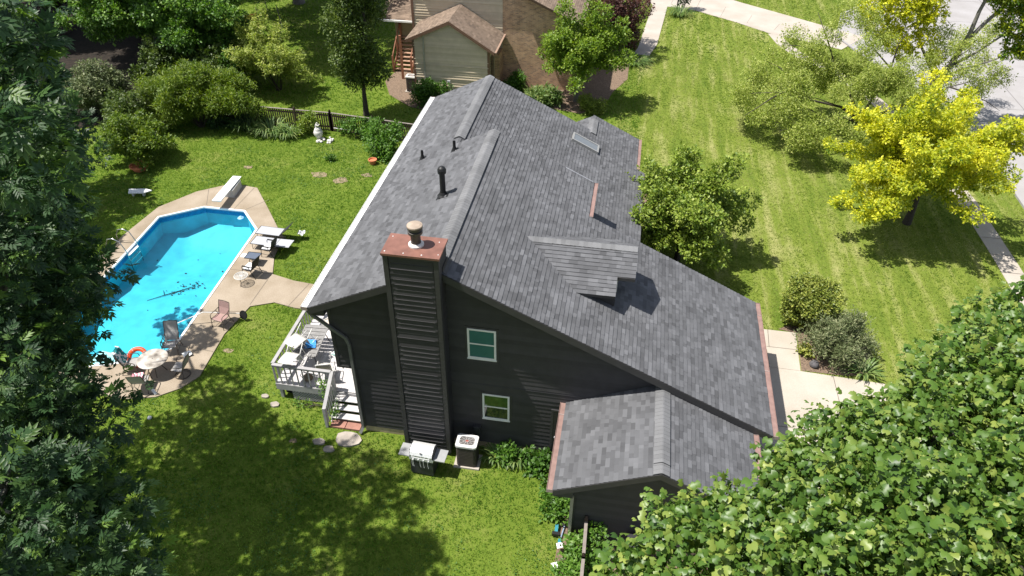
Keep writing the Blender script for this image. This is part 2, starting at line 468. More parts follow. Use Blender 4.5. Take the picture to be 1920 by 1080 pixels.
conc_walk = concrete('concrete_walk', (.40, .36, .32), .2)
conc_road = concrete('concrete_road', (.31, .30, .305), .15)
mulch_m = mk('mulch', (.17, .12, .085), .95, .6, 18, 1.0, 50)
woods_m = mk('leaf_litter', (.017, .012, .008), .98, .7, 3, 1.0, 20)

sheet('ground', [(-140,-60), (110,-60), (110,160), (-140,160)], 0, lawn_material(), [POOL])
sheet('pool_deck', PDECK, 0.05, conc_deck, [POOL], .05)
sheet('driveway', DRIVE, 0.03, conc_drive, thick=.03)
sheet('front_path', WALK, 0.045, conc_drive, thick=.045)
def ribbon(pts, w0, w1):
    l, r_ = [], []
    for i, p in enumerate(pts):
        a = Vector(pts[max(i-1, 0)]); b = Vector(pts[min(i+1, len(pts)-1)]); d = (b-a).normalized(); n = Vector((-d.y, d.x))
        l.append((p[0]+n.x*w0, p[1]+n.y*w0)); r_.append((p[0]+n.x*w1, p[1]+n.y*w1))
    return l + r_[::-1]
SIDEWALK = ribbon(SIDEWALK_C, .5, -.5)
ROAD = KERB + [(90,68), (90,-12)]
KERBP = ribbon(KERB, .18, 0)
sheet('sidewalk', SIDEWALK, .024, conc_walk, thick=.024)
sheet('road', ROAD, .012, conc_road)
sheet('kerb', KERBP, .12, conc_road, thick=.12)
sheet('neighbour_driveway', NDRIVE, .03, conc_walk, thick=.03)
sheet('neighbour_path', NWALK, .04, conc_walk, thick=.04)
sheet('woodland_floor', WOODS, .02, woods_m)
for i, p in enumerate((MULCH1, MULCH2, MULCH3, MULCH4)): sheet('mulch_bed', p, .02 + .002*i, mulch_m)
# cut joints of the concrete slabs
jm = mk('joint', (.13, .11, .09), .95)
mb = MB()
def joint(a, b, z, w=.025):
    a, b = Vector((*a, z)), Vector((*b, z)); d = (b-a).normalized(); n = Vector((-d.y, d.x, 0))*w/2
    mb.face([a-n, b-n, b+n, a+n])
for a, b in (((-9.05,3.0),(-7.45,2.9)), ((-9.2,5.2),(-7.4,5.5)), ((-9.35,8.3),(-7.4,8.3)), ((-7.3,8.25),(-7.3,6.0)), ((-5.3,7.9),(-5.6,6.2)), ((-9.6,11.7),(-8.2,11.7)), ((-11.0,13.3),(-10.2,14.5)), ((-13.2,13.4),(-13.9,15.0)), ((-11.6,13.3),(-11.5,15.5)), ((-15.1,9.6),(-15.9,9.6)), ((-15.05,6.0),(-15.9,6.0)), ((-11.4,1.3),(-11.7,.2))):
    joint(a, b, .054)
for a, b in (((14.95,7.2),(16.2,7.2)), ((15.1,8.3),(15.05,7.2))): joint(a, b, .049)
for a, b in (((17.4,5.9),(17.4,-.8)), ((14,2.8),(22,2.8)), ((21.5,5.7),(21.5,-.8)), ((25,5.6),(25,-.8))): joint(a, b, .034)
for y in np.arange(-8, 22, 1.5): joint((26.42,y), (27.4,y), .034)
for k in range(6): joint((11.5+k*2.1, 56.2-k*1.9), (10.9+k*2.1, 52.2-k*1.3), .034)
struct(mb.build('slab_joints', jm))
mb = MB()
for a, b in (((34,-12),(34.1,60)), ((38.5,-12),(38.6,60))): joint(a, b, .016, .05)
for y in range(-8, 60, 6): joint((30.2,y), (45,y+.3), .016, .04)
rr = random.Random(4)
for k in range(5):
    p = Vector((31+k*1.7, 14+k*7)); 
    for j in range(9):
        q = p + Vector((rr.uniform(-.2,.9), rr.uniform(.2,1.1))); joint((p.x,p.y), (q.x,q.y), .017, .03); p = q
struct(mb.build('road_cracks', mk('tar', (.16,.15,.15), .8)))

# ================================================================== SETTING: pool
vinyl = mk('pool_vinyl', (.075, .42, .53), .6, .16, 1.6)  # pale mottling stands in for sun dapples and ripple light on the floor
vinyl_band = mk('pool_band', (.03, .19, .42), .5, .25, 8)
coping_m = mk('pool_coping', (.72, .74, .76), .5, .06, 5)
def shrink(poly, d):
    c = np.mean(np.array(poly), 0); out = []
    n = len(poly)
    for i in range(n):
        a, p, b = Vector(poly[i-1]), Vector(poly[i]), Vector(poly[(i+1) % n])
        d1 = (p-a).normalized(); d2 = (b-p).normalized()
        n1 = Vector((d1.y, -d1.x)); n2 = Vector((d2.y, -d2.x)); nn = (n1+n2)
        nn = nn/max(.5, nn.length_squared/2)
        q = p + nn*d
        out.append((q.x, q.y))
    return out
pin = shrink(POOL, .02) if True else POOL
_test = Vector(pin[0]); 
def pdepth(y): 
    return -1.0 if y < 6.5 else (-1.0-(y-6.5)/3.2*.55 if y < 9.7 else -1.55)
mb = MB()
n = len(POOL)
for i in range(n):
    a, b = POOL[i], POOL[(i+1) % n]
    mb.face([(*a,.05), (*b,.05), (*b,-.12), (*a,-.12)], 1)
    mb.face([(*a,-.12), (*b,-.12), (*b,-.34), (*a,-.34)], 1)
    mb.face([(*a,-.34), (*b,-.34), (b[0],b[1],-2.4), (a[0],a[1],-2.4)], 0)
o = mb.build('pool_basin', [vinyl, vinyl_band]); struct(o); mb = MB()
# floor as a grid following the depth; the deep end is a hopper
gx = np.linspace(-15.4, -8.9, 27); gy = np.linspace(.9, 13.5, 52)
def fz(x, y):
    z = pdepth(y)
    e = min(max(0, (min(x+15.1, -9.3-x))/1.6), max(0, (13.3-y)/1.8))
    if y > 7.5: z = -1.0 + (z+1.0)*min(1, e)
    return z
for i in range(len(gx)-1):
    for j in range(len(gy)-1):
        x0, x1, y0, y1 = gx[i], gx[i+1], gy[j], gy[j+1]
        mb.face([(x0,y0,fz(x0,y0)), (x1,y0,fz(x1,y0)), (x1,y1,fz(x1,y1)), (x0,y1,fz(x0,y1))], 0)
# white steps in the shallow end
struct(mb.build('pool_floor', vinyl, smooth=True, weld=True))
mb = MB()
for k in range(3): mb.prism_z([(-12.9+.25*k,1.75-.1*k), (-10.9-.2*k,1.75-.15*k), (-11.0-.2*k,2.7-.3*k), (-12.7+.2*k,2.9-.3*k)], -1.0, -.75+.22*k)
struct(mb.build('pool_steps', mk('white_plastic', (.75,.77,.78), .4, .05)))
mb = MB()
po = shrink(POOL, -.0); pi2 = shrink(POOL, .10)
for i in range(n):
    a, b = POOL[i], POOL[(i+1) % n]; c, d = pi2[(i+1) % n], pi2[i]
    mb.face([(*a,.075), (*b,.075), (*c,.075), (*d,.075)])
    mb.face([(*a,.075), (*b,.075), (*b,.0), (*a,.0)]); mb.face([(*d,.075), (*c,.075), (*c,.0), (*d,.0)])
struct(mb.build('pool_coping', coping_m))
def water_mat():
    m, t, b = _new('pool_water')
    N, L = t.nodes, t.links
    tr = N.new('ShaderNodeBsdfTransparent'); tr.inputs['Color'].default_value = (.66, .94, .97, 1)
    gl = N.new('ShaderNodeBsdfGlossy'); gl.inputs['Roughness'].default_value = .03
    fr = N.new('ShaderNodeFresnel'); fr.inputs['IOR'].default_value = 1.33
    no = N.new('ShaderNodeTexNoise'); no.inputs['Scale'].default_value = 3.0; no.inputs['Detail'].default_value = 3
    tc = N.new('ShaderNodeTexCoord'); L.new(tc.outputs['Object'], no.inputs['Vector'])
    bp = N.new('ShaderNodeBump'); bp.inputs['Strength'].default_value = .12; bp.inputs['Distance'].default_value = .05
    L.new(no.outputs[0], bp.inputs['Height']); L.new(bp.outputs[0], gl.inputs['Normal']); L.new(bp.outputs[0], fr.inputs['Normal'])
    mx = N.new('ShaderNodeMixShader'); L.new(fr.outputs[0], mx.inputs[0]); L.new(tr.outputs[0], mx.inputs[1]); L.new(gl.outputs[0], mx.inputs[2])
    L.new(mx.outputs[0], N['Material Output'].inputs['Surface'])
    return m
sheet('pool_water', POOL, -.13, water_mat())
# sunken leaves and twigs on the pool floor
rng = np.random.default_rng(3)
pp = []
for cx, cy_, s, k in ((-11.6,8.3,.32,34), (-12.1,7.7,.2,12), (-9.9,3.0,.12,20), (-9.8,2.4,.10,14), (-10.5,3.9,.10,16), (-9.7,5.2,.3,8), (-10.1,3.4,.4,14), (-10.6,2.7,.5,8), (-11.3,5.0,1.6,12), (-12.5,9.5,1.0,6)):
    q = rng.normal(0, s, (k, 2)) + (cx, cy_)
    pp.append(q)
pp = np.concatenate(pp); pp = pp[inpoly(pp[:,0], pp[:,1], POOL)]
pos = np.array([(x, y, fz(x, y)+.03) for x, y in pp]); d = unit(np.c_[rng.normal(size=(len(pos),2)), np.zeros(len(pos))])
VV = leaf_instances(pos, d, rng.uniform(.06,.19,len(pos)), SIMPLE_V, .15)
m_ = MB(); m_.tube([(-12.9,6.6,fz(-12.9,6.6)+.03),(-12.4,7.2,fz(-12.4,7.2)+.05),(-12.0,7.7,fz(-12,7.7)+.04),(-11.5,8.3,fz(-11.5,8.3)+.06)], [.012,.02,.025,.015], 5); m_.tube([(-12.4,7.2,fz(-12.4,7.2)+.05),(-12.7,7.6,fz(-12.7,7.6)+.05)], .012, 5)
tw = m_.build('sunken_branch', mk('wet_leaf', (.02,.016,.01), .8, .3), org=(-12,7.7,-1)); tag(tw, 'dark fallen branch lying on the pool floor among sunken leaves', 'branch')
o = np_mesh('sunken_leaves', VV, SIMPLE_F, 4, len(pos), mk('wet_leaf', (.02,.016,.01), .8, .3), rng.random(len(pos))); o['kind'] = 'stuff'

# ================================================================== HOUSE
def shingle_mat(name, c, tv=.32):
    return mk(name, c, .92, .19, 1.1, .5, 90, spec=.25, tint=True, tvar=tv)
shingle = shingle_mat('asphalt_shingle', (.106, .108, .116))
cap_m = shingle_mat('ridge_shingle', (.165, .167, .174), .2)
siding = mk('charcoal_siding', (.040, .038, .042), .62, .14, 3, .15, 60, spec=.35, tint=True, tvar=.14)
trim = mk('charcoal_trim', (.048, .046, .048), .55, .12, 4, .1, 50, spec=.35)
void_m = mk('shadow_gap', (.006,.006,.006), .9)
white_m = mk('white_vinyl', (.72,.72,.71), .45, .05, 4)
glass_m = mk('window_glass', (.012,.02,.02), .05, .1, 1.5, spec=.9)
glass_teal = mk('window_glass_teal', (.05,.15,.135), .12, .1, 2, spec=.8)  # flat teal tone in the glass itself
glass_lawn_refl = mk('window_glass_lawn_reflection', (.03,.075,.02), .06, .3, 5, spec=.8)  # green pane: reflection of the lawn painted into the glass colour
gutter_m = mk('copper_gutter', (.235,.15,.132), .5, .2, 5, spec=.4)
white_gutter = mk('white_gutter', (.74,.74,.73), .45, .05, 3)
down_m = mk('downspout_paint', (.14,.14,.135), .5, .1, 3)
found_m = mk('foundation', (.36,.29,.19), .9, .25, 4, .3, 30)
flash_m = mk('flashing', (.40,.40,.42), .45, .15, 6, metal=.5)
black_m = mk('black_metal', (.012,.012,.013), .5, .1)

H = thing('house', 'dark charcoal two storey house with grey shingled saltbox roof and tall sided chimney', 'house', (0,0,0))

def shingles(mb, P0, U, V, vlen, ulim, mi=0, e=.145, th=.018, rnd=None, step=(.13,.36)):
    """courses of individual tabs; P0+U*u+V*v, ulim(v)->(u0,u1)"""
    P0, U, V = Vector(P0), Vector(U).normalized(), Vector(V).normalized(); Nn = U.cross(V)
    if Nn.z < 0: Nn = -Nn
    v = 0.0; k = 0
    while v < vlen-1e-4:
        v1 = min(v+e, vlen); lim = ulim((v+v1)/2)
        if lim:
            u, ue = lim; u += 0
            ct = rnd.gauss(0, .05)
            while u < ue-1e-4:
                u1 = min(u+rnd.uniform(*step), ue)
                if ue-u1 < .08: u1 = ue
                lam = rnd.random()
                hgt = th*(1.0 if lam < .55 else 1.45)
                tn = min(1, max(0, .5 + ct + rnd.choice((-.36,-.2,-.08,0,.06,.16,.34)) + rnd.gauss(0,.06)))
                a = P0+U*u+V*v+Nn*(hgt+.004); b = P0+U*u1+V*v+Nn*(hgt+.004)
                c = P0+U*u1+V*(v1+.01)+Nn*.005; d = P0+U*u+V*(v1+.01)+Nn*.005
                mb.face([a,b,c,d], mi, tn)
                mb.face([a-Nn*hgt, b-Nn*hgt, b, a], mi, 0.0)  # butt faces darkest: shade line below each course put into the tint
                u = u1
        v = v1; k += 1
rnd = random.Random(5)
SL = .48; CS = math.sqrt(1+SL*SL)
VB = Vector((1,0,.477)).normalized(); VF = Vector((-1,0,SL)).normalized()
def zF(x): return 9.44-SL*x          # near front slope
def zB(x): return 6.405+.477*x       # back slope
def zG(x): return 7.178-SL*(x-1.62)  # lower front slope of the far half
XR = (9.44-6.405)/(SL+.477)          # ridge of the near half
XG = (7.178+SL*1.62-6.405)/(SL+.477) # ridge of the far half
TH = .17
# ---- near roof
mb = MB()
def slab_x(mb, x0, x1, zf, y0, y1, mi=1):
    mb.prism_y([(x0,zf(x0)-TH), (x1,zf(x1)-TH), (x1,zf(x1)), (x0,zf(x0))], y0, y1, mi)
slab_x(mb, -1.1, XR, zB, -.3, 9.0)
slab_x(mb, XR+.002, 7.15, zF, -.3, 9.0)
slab_x(mb, 7.152, 13.85, zF, -.3, 6.5)
shingles(mb, (-1.12,-.32,zB(-1.12)), (0,1,0), VB, (XR+1.12)*math.sqrt(1+.477**2), lambda v: (0, 9.34), rnd=rnd)
vst = (13.87-7.15)*CS
shingles(mb, (13.87,-.32,zF(13.87)), (0,1,0), VF, (13.87-XR)*CS, lambda v: (0, 6.84) if v < vst else (0, 9.34), rnd=rnd)
roof1 = mb.build('roof', [shingle, trim], H, fix=False)
# ---- far roof
mb = MB()
slab_x(mb, -1.1, XG, zB, 9.002, 16.05)
slab_x(mb, XG+.002, 6.6, zG, 8.8, 16.05)
slab_x(mb, 6.602, 8.85, zG, 6.52, 17.75)
slab_x(mb, 8.852, 9.27, zG, 6.52, 14.65)
def zE(x): return zG(6.6)-SL*(6.6-x)
slab_x(mb, 5.0, 6.598, zE, 16.06, 17.75)
shingles(mb, (-1.12,9.02,zB(-1.12)), (0,1,0), VB, (XG+1.12)*math.sqrt(1+.477**2), lambda v: (0, 7.05), rnd=rnd)
def farlim(v):
    x = 9.29-v/CS
    if x > 8.87: return (.02, 8.15)
    if x > 6.6: return (.02, 11.27)
    return (2.3, 9.57)
shingles(mb, (9.29,6.5,zG(9.29)), (0,1,0), VF, (9.29-XG)*CS, farlim, rnd=rnd)
shingles(mb, (5.0,16.07,zE(5.0)), (0,1,0), Vector((1,0,SL)), 1.6*CS, lambda v: (0, 1.7), rnd=rnd)
roof2 = mb.build('roof', [shingle, trim], H, fix=False)
# ---- side wing roof
WR = 10.25; zW0 = 2.8; sW = .47
def zWl(x): return zW0+sW*(x-7.28)
def zWr(x): return zW0+sW*(7.28+2*(WR-7.28)-x)
mb = MB()
slab_x(mb, 7.28, WR, zWl, -3.55, -.02)
slab_x(mb, WR+.002, 13.22, zWr, -3.55, -.02)
cw = math.sqrt(1+sW*sW)
shingles(mb, (7.26,-3.57,zWl(7.26)), (0,1,0), Vector((1,0,sW)), 2.99*cw, lambda v: (0, 3.55), rnd=rnd)
shingles(mb, (13.24,-3.57,zWr(13.24)), (0,1,0), Vector((-1,0,sW)), 2.99*cw, lambda v: (0, 3.55), rnd=rnd)
roof3 = mb.build('roof', [shingle, trim], H, fix=False)

def ridge_cap(x, z, y0, y1, parent, hw=.23, raise_=.075, slope=.48, vent=True):
    mb = MB(); y = y0; rr = random.Random(int(y0*100)+3)
    while y < y1-.01:
        ye = min(y+.15, y1); tn = .5+rr.choice((-.2,-.08,0,.08,.2))
        k0, k1 = .007, 0.0
        prof = [(-1,0), (-.6,.42), (-.16,.86), (0,.93), (.16,.86), (.6,.42), (1,0)]
        def pr(yy, k): return [(x+hw*a, yy, z+raise_+k - hw*slope*.95 + hw*slope*b) for a, b in prof]
        A, B = pr(y, k0), pr(ye+.004, k1)
        for i in range(6): mb.face([A[i], A[i+1], B[i+1], B[i]], 0, tn)
        for i in range(6): mb.face([A[i], A[i+1], (A[i+1][0],y,A[i+1][2]-.012), (A[i][0],y,A[i][2]-.012)], 0, tn*.5)
        y = ye
    if vent:
        for sx in (-1, 1):
            xa = x+sx*(hw-.012)
            mb.face([(xa,y0,z-hw*slope+raise_), (xa,y1,z-hw*slope+raise_), (xa,y1,z-hw*slope-.03), (xa,y0,z-hw*slope-.03)], 1)
        mb.face([(x-hw,y0,z-hw*slope-.02), (x+hw,y0,z-hw*slope-.02), (x+hw,y0,z-hw*slope+raise_), (x,y0,z+raise_-.02), (x-hw,y0,z-hw*slope+raise_)], 0, .1)
    return mb.build('ridge_vent', [cap_m, void_m], parent, fix=False)
ridge_cap(XR, zF(XR), .36, 8.45, roof1)
ridge_cap(XR, zF(XR)-.03, 8.45, 9.02, roof1, vent=False)
ridge_cap(XG, zG(XG), 9.55, 15.6, roof2)
ridge_cap(XG, zG(XG)-.03, 15.6, 16.07, roof2, vent=False)
ridge_cap(6.6, zG(6.6), 15.75, 17.3, roof2)
ridge_cap(WR, zWl(WR), -3.2, -.55, roof3)
ridge_cap(WR, zWl(WR)-.03, -3.57, -3.2, roof3, vent=False)
ridge_cap(WR, zWl(WR)-.03, -.55, -.05, roof3, vent=False)

# ---- dormer
D_Y, D_Z, D_S = 3.45, 6.85, .535
cd = math.sqrt(1+D_S*D_S)
dm = MB()
for sg in (-1, 1):
    def q(x, a): return (x, D_Y+sg*a, D_Z-D_S*a)
    for (x0, x1, a1) in ((5.2, 8.46, 1.6), (8.462, 9.05, 1.0)):
        p = [q(x0,0), q(x1,0), q(x1,a1), q(x0,a1)]
        dm.hexa([(a,b,c-.12) for a,b,c in p]+p, 1)
    def lim(v, sg=sg):
        a = 1.6-v/cd
        return (0, 3.86) if a < 1.0 else (0, 3.28)
    shingles(dm, (5.2, D_Y+sg*1.62, D_Z-D_S*1.62), (1,0,0), Vector((0,-sg,D_S)), 1.62*cd, lim, rnd=rnd, e=.145)
dormer = thing('dormer', '', '', (0,0,0)); 
for k in ('label','category'): del dormer[k]
dormer.parent = H
dr = dm.build('dormer_roof', [shingle, trim], dormer, fix=False)
# dormer ridge shingles run along x
mb = MB(); x = 5.3
while x < 9.05:
    xe = min(x+.15, 9.07); tn = .5+rnd.choice((-.3,-.1,0,.1,.3))
    for sg in (-1,1):
        mb.face([(x,D_Y,D_Z+.05), (xe,D_Y,D_Z+.04), (xe,D_Y+sg*.16,D_Z-.045), (x,D_Y+sg*.16,D_Z-.035)], 0, tn)
        mb.face([(x,D_Y+sg*.16,D_Z-.035), (xe,D_Y+sg*.16,D_Z-.045), (xe,D_Y+sg*.16,D_Z-.09), (x,D_Y+sg*.16,D_Z-.09)], 1 if 6.2<x<8.4 else 0, .2)
    x = xe
mb.build('ridge_vent', [cap_m, void_m], dr, fix=False)
mb = MB()
mb.prism_y([(7.4,5.4), (8.46,5.2), (8.46,5.95), (7.4,5.95)], D_Y-1.38, D_Y+1.38, 0)
mb.face([(8.46,D_Y-1.38,5.9), (8.46,D_Y+1.38,5.9), (8.46,D_Y,6.7)], 0)
for k in range(6):
    zz = 5.42+k*.19; hw_ = min(1.36, (6.70-zz-.185)/D_S)
    if hw_ > .1: mb.box((8.44,D_Y-hw_,zz), (8.475,D_Y+hw_,zz+.185), 0, .4+.2*rnd.random())
mb.build('dormer_wall', siding, dormer)
mb = MB()
for a, b in (((8.47,2.72,5.5),(8.51,2.80,6.18)), ((8.47,4.10,5.5),(8.51,4.18,6.18)), ((8.47,2.802,6.11),(8.51,4.098,6.18)), ((8.47,2.802,5.5),(8.51,4.098,5.56)), ((8.47,3.41,5.56),(8.50,3.47,6.11))): mb.box(a, b)
wf = mb.build('window', white_m, dormer)
mb = MB(); mb.box((8.468,2.80,5.56), (8.485,4.10,6.11)); mb.build('pane', glass_m, wf)

# ---- wall bodies
def siding_courses(mb, o, U, Nn, lim, z0, z1, e=.19, out=.022, mi=0, rnd=rnd, ledge=0.0):
    """lap boards: o origin (z=0), U horizontal dir, Nn outward, lim(z)->(u0,u1)"""
    o, U, Nn = Vector(o), Vector(U), Vector(Nn)
    z = z0
    while z < z1-1e-4:
        za = min(z+e, z1); l0 = lim(z); l1 = lim(za)
        if l0 and l1:
            # each run is two or three boards
            n = max(1, int((l0[1]-l0[0])/4)); t = rnd.random()
            for i in range(n):
                a0 = l0[0]+(l0[1]-l0[0])*i/n; a1 = l0[0]+(l0[1]-l0[0])*(i+1)/n
                b0 = l1[0]+(l1[1]-l1[0])*i/n; b1 = l1[0]+(l1[1]-l1[0])*(i+1)/n
                w0 = out*(1+rnd.uniform(-.25,.25))
                tt = min(1, max(0, t+rnd.uniform(-.2,.2)))
                A = o+U*a0+Nn*w0+Vector((0,0,z)); B = o+U*a1+Nn*w0+Vector((0,0,z))
                C = o+U*b1+Nn*.003+Vector((0,0,za)); D = o+U*b0+Nn*.003+Vector((0,0,za))
                mb.face([A,B,C,D], mi, tt); mb.face([A-Nn*w0, B-Nn*w0, B, A], mi, tt)
                if ledge and rnd.random() < .85:
                    # warped board edge: thin lip added to catch sun as a bright line
                    q0, q1 = rnd.random()*.10, 1-rnd.random()*.10; lp = ledge*rnd.uniform(.35,1.0); up_ = Vector((0,0,.012))
                    a_, b_ = A.lerp(B,q0), A.lerp(B,q1)
                    mb.face([a_+up_*.2, b_+up_*.2, b_+Nn*lp+up_*.05, a_+Nn*lp*rnd.uniform(.6,1)], mi, 1.0)
        z = za
mb = MB()
# near body (core set back behind the boards)
mb.prism_y([(0,.25), (13.5,.25), (13.5,zF(13.5)-TH), (XR,zF(XR)-TH), (0,zB(0)-TH)], .004, 6.2)
mb.prism_y([(0,.25), (7.0,.25), (7.0,zF(7.0)-TH), (XR,zF(XR)-TH), (0,zB(0)-TH)], 6.202, 8.8)
mb.prism_y([(-.6,3.22), (-.002,3.22), (-.002,zB(0)-TH), (-.6,zB(-.6)-TH)], .004, 8.8)
def gl(z):
    x0 = 0.0 if z < 3.2 else -.6
    if z > zB(-.6)-TH: x0 = (z+TH-6.405)/.477
    x1 = min(13.5, (9.44-TH-z)/SL)
    return (x0, x1) if x1 > x0+.05 else None
siding_courses(mb, (0,0,0), (1,0,0), (0,-1,0), gl, .28, 3.2)
siding_courses(mb, (0,0,0), (1,0,0), (0,-1,0), gl, 3.2, 7.72)
wall = mb.build('wall', siding, H)
mb = MB()
mb.prism_y([(0,.25), (8.6,.25), (8.6,zG(8.6)-TH), (XG,zG(XG)-TH), (0,zB(0)-TH)], 8.802, 14.3)
mb.prism_y([(0,.25), (5.6,.25), (5.6,zG(5.6)-TH), (XG,zG(XG)-TH), (0,zB(0)-TH)], 14.302, 15.75)
mb.prism_y([(5.602,.25), (8.5,.25), (8.5,zG(8.5)-TH), (6.6,zG(6.6)-TH), (5.602,zE(5.602)-TH)], 14.302, 17.45)
mb.prism_y([(-.6,3.22), (-.002,3.22), (-.002,zB(0)-TH), (-.6,zB(-.6)-TH)], 8.802, 15.75)
mb.build('wall', siding, H)
mb = MB()
WX0, WX1 = 7.85, 13.0
mb.prism_y([(WX0,.25), (WX1,.25), (WX1,zWr(WX1)-TH), (WR,zWl(WR)-TH), (WX0,zWl(WX0)-TH)], -3.24, -.03)
def gw(z):
    x0 = WX0; x1 = WX1
    if z > zWl(WX0)-TH: x0 = 7.28+(z+TH-zW0)/sW
    if z > zWr(WX1)-TH: x1 = 7.28+2*(WR-7.28)-(z+TH-zW0)/sW
    return (x0, x1) if x1 > x0+.05 else None
siding_courses(mb, (0,-3.244,0), (1,0,0), (0,-1,0), gw, .28, 4.0)
siding_courses(mb, (WX0,0,0), (0,-1,0), (-1,0,0), lambda z: (.03,3.24), .28, 2.9)
mb.build('side_wing_wall', siding, H)
# foundation
mb = MB()
mb.box((.03,.0,-.1), (13.45,6.1,.28)); mb.box((.03,6.1,-.1), (6.9,15.6,.26)); mb.box((WX0+.03,-3.21,-.1), (WX1-.03,.0,.26))
mb.build('foundation', found_m, H)
# corner boards, rake boards, soffit edge
mb = MB()
mb.box((-.02,-.03,.26), (.09,.0,3.2)); mb.box((-.62,-.03,3.2), (-.5,.0,zB(-.6)-TH-.02))
mb.box((-.62,-.032,3.12), (.0,.02,3.21))
for (x0, x1, f, y) in ((-1.08, 1.73, zB, -.302), (3.39, 13.83, zF, -.302)):
    mb.hexa([(x0,y-.03,f(x0)-.26),(x1,y-.03,f(x1)-.26),(x1,y,f(x1)-.26),(x0,y,f(x0)-.26),(x0,y-.03,f(x0)-.01),(x1,y-.03,f(x1)-.01),(x1,y,f(x1)-.01),(x0,y,f(x0)-.01)])
for (x0, x1, f, y) in ((7.26, WR, zWl, -3.552), (WR, 13.24, zWr, -3.552)):
    mb.hexa([(x0,y-.03,f(x0)-.24),(x1,y-.03,f(x1)-.24),(x1,y,f(x1)-.24),(x0,y,f(x0)-.24),(x0,y-.03,f(x0)-.01),(x1,y-.03,f(x1)-.01),(x1,y,f(x1)-.01),(x0,y,f(x0)-.01)])
mb.box((WX0-.03,-3.29,.26), (WX0+.09,-3.262,2.75))
# boxed eave returns
mb.hexa([(-1.08,-.29,5.6),(-.6,-.29,5.6),(-.6,.0,5.6),(-1.08,.0,5.6),(-1.08,-.29,5.74),(-.6,-.29,5.95),(-.6,.0,5.95),(-1.08,.0,5.74)])
mb.hexa([(7.3,-3.54,2.5),(7.86,-3.54,2.5),(7.86,-3.26,2.5),(7.3,-3.26,2.5),(7.3,-3.54,2.66),(7.86,-3.54,2.9),(7.86,-3.26,2.9),(7.3,-3.26,2.66)])
# soffit along the wing eave
mb.box((7.3,-3.25,2.53), (7.84,-.03,2.6))
mb.build('trim_board', trim, H)
# flashing strips
mb = MB()
mb.hexa([(6.05,8.97,zF(6.05)+.012),(7.16,8.97,zF(7.16)+.012),(7.16,9.03,zF(7.16)+.012),(6.05,9.03,zF(6.05)+.012),(6.05,8.97,zF(6.05)+.03),(7.16,8.97,zF(7.16)+.03),(7.16,9.03,zF(7.16)+.03),(6.05,9.03,zF(6.05)+.03)])
mb.build('flashing', flash_m, H)
# gutters (open troughs)
def gutter(p0, p1, outv, mat, w=.2, h=.13):
    p0, p1, o_ = Vector(p0), Vector(p1), Vector(outv)
    g = MB(); up = Vector((0,0,1)); d = (p1-p0); dn = d.normalized(); c = (p0+p1)/2
    # trough with a slightly sunk guard and a rolled front lip
    g.obox(c + o_*.004 - up*h/2, d/2, o_*.004, up*h/2); g.obox(c + o_*(w-.006) - up*(h/2-.008), d/2, o_*.006, up*(h/2+.004))
    g.obox(c + o_*w/2 - up*.022, d/2*.999, o_*(w/2-.013), up*.006); g.obox(c + o_*w/2 - up*(h-.004), d/2*.999, o_*(w/2-.013), up*.004)
    for e in (p0, p1): g.obox(e + o_*w/2 - up*h/2 + dn*(.004 if e == p1 else -.004), dn*.004, o_*w/2*1.03, up*(h/2+.006), 1)
    k = 3.0
    while k < d.length-.5:
        g.obox(p0 + dn*k + o_*w/2 - up*(h/2-.002), dn*.012, o_*(w/2+.004), up*(h/2+.002), 1); k += 3.05
    return g.build('gutter', [mat, gut_end], H)
gut_end = mk('gutter_end', (.34,.27,.25), .5, .1)
gutter((13.86,-.3,zF(13.86)-.01), (13.86,6.5,zF(13.86)-.01), (1,0,0), gutter_m)
gutter((7.17,6.5,zF(7.17)-.02), (7.17,9.0,zF(7.17)-.02), (1,0,0), gutter_m)
gutter((8.86,14.67,zG(8.86)-.02), (8.86,17.75,zG(8.86)-.02), (1,0,0), gutter_m)
gutter((9.28,12.0,zG(9.28)-.02), (9.28,14.62,zG(9.28)-.02), (1,0,0), gutter_m)
gutter((7.27,-3.55,2.79), (7.27,-.02,2.79), (-1,0,0), gutter_m)
gutter((13.23,-3.55,2.79), (13.23,-.35,2.79), (1,0,0), gutter_m)
gutter((-1.13,-.3,zB(-1.13)+.03), (-1.13,16.05,zB(-1.13)+.03), (-1,0,0), white_gutter, w=.21)
# downspouts
def downspout(pts, mat, w=.075):
    g = MB()
    for a, b in zip(pts[:-1], pts[1:]): g.beam(a, b, w, w*.8, up=(0,1,0))
    for p in pts[1:-1]: g.lathe([(0,-w*.5),(w*.5,-w*.4),(w*.56,0),(w*.5,w*.4),(0,w*.5)], p, 10)
    return g.build('downspout', mat, H)
downspout([(-1.16,-.22,5.7), (-1.1,-.16,5.5), (-.1,-.08,4.56), (-.02,-.08,4.3), (-.02,-.08,.25), (-.1,-.25,.08)], down_m, .1)
downspout([(7.2,-3.45,2.68), (7.35,-3.42,2.58), (7.7,-3.36,2.5), (7.84,-3.34,2.3), (7.84,-3.34,.2)], mk('downspout_beige', (.30,.28,.23), .5, .1, 3), .1)
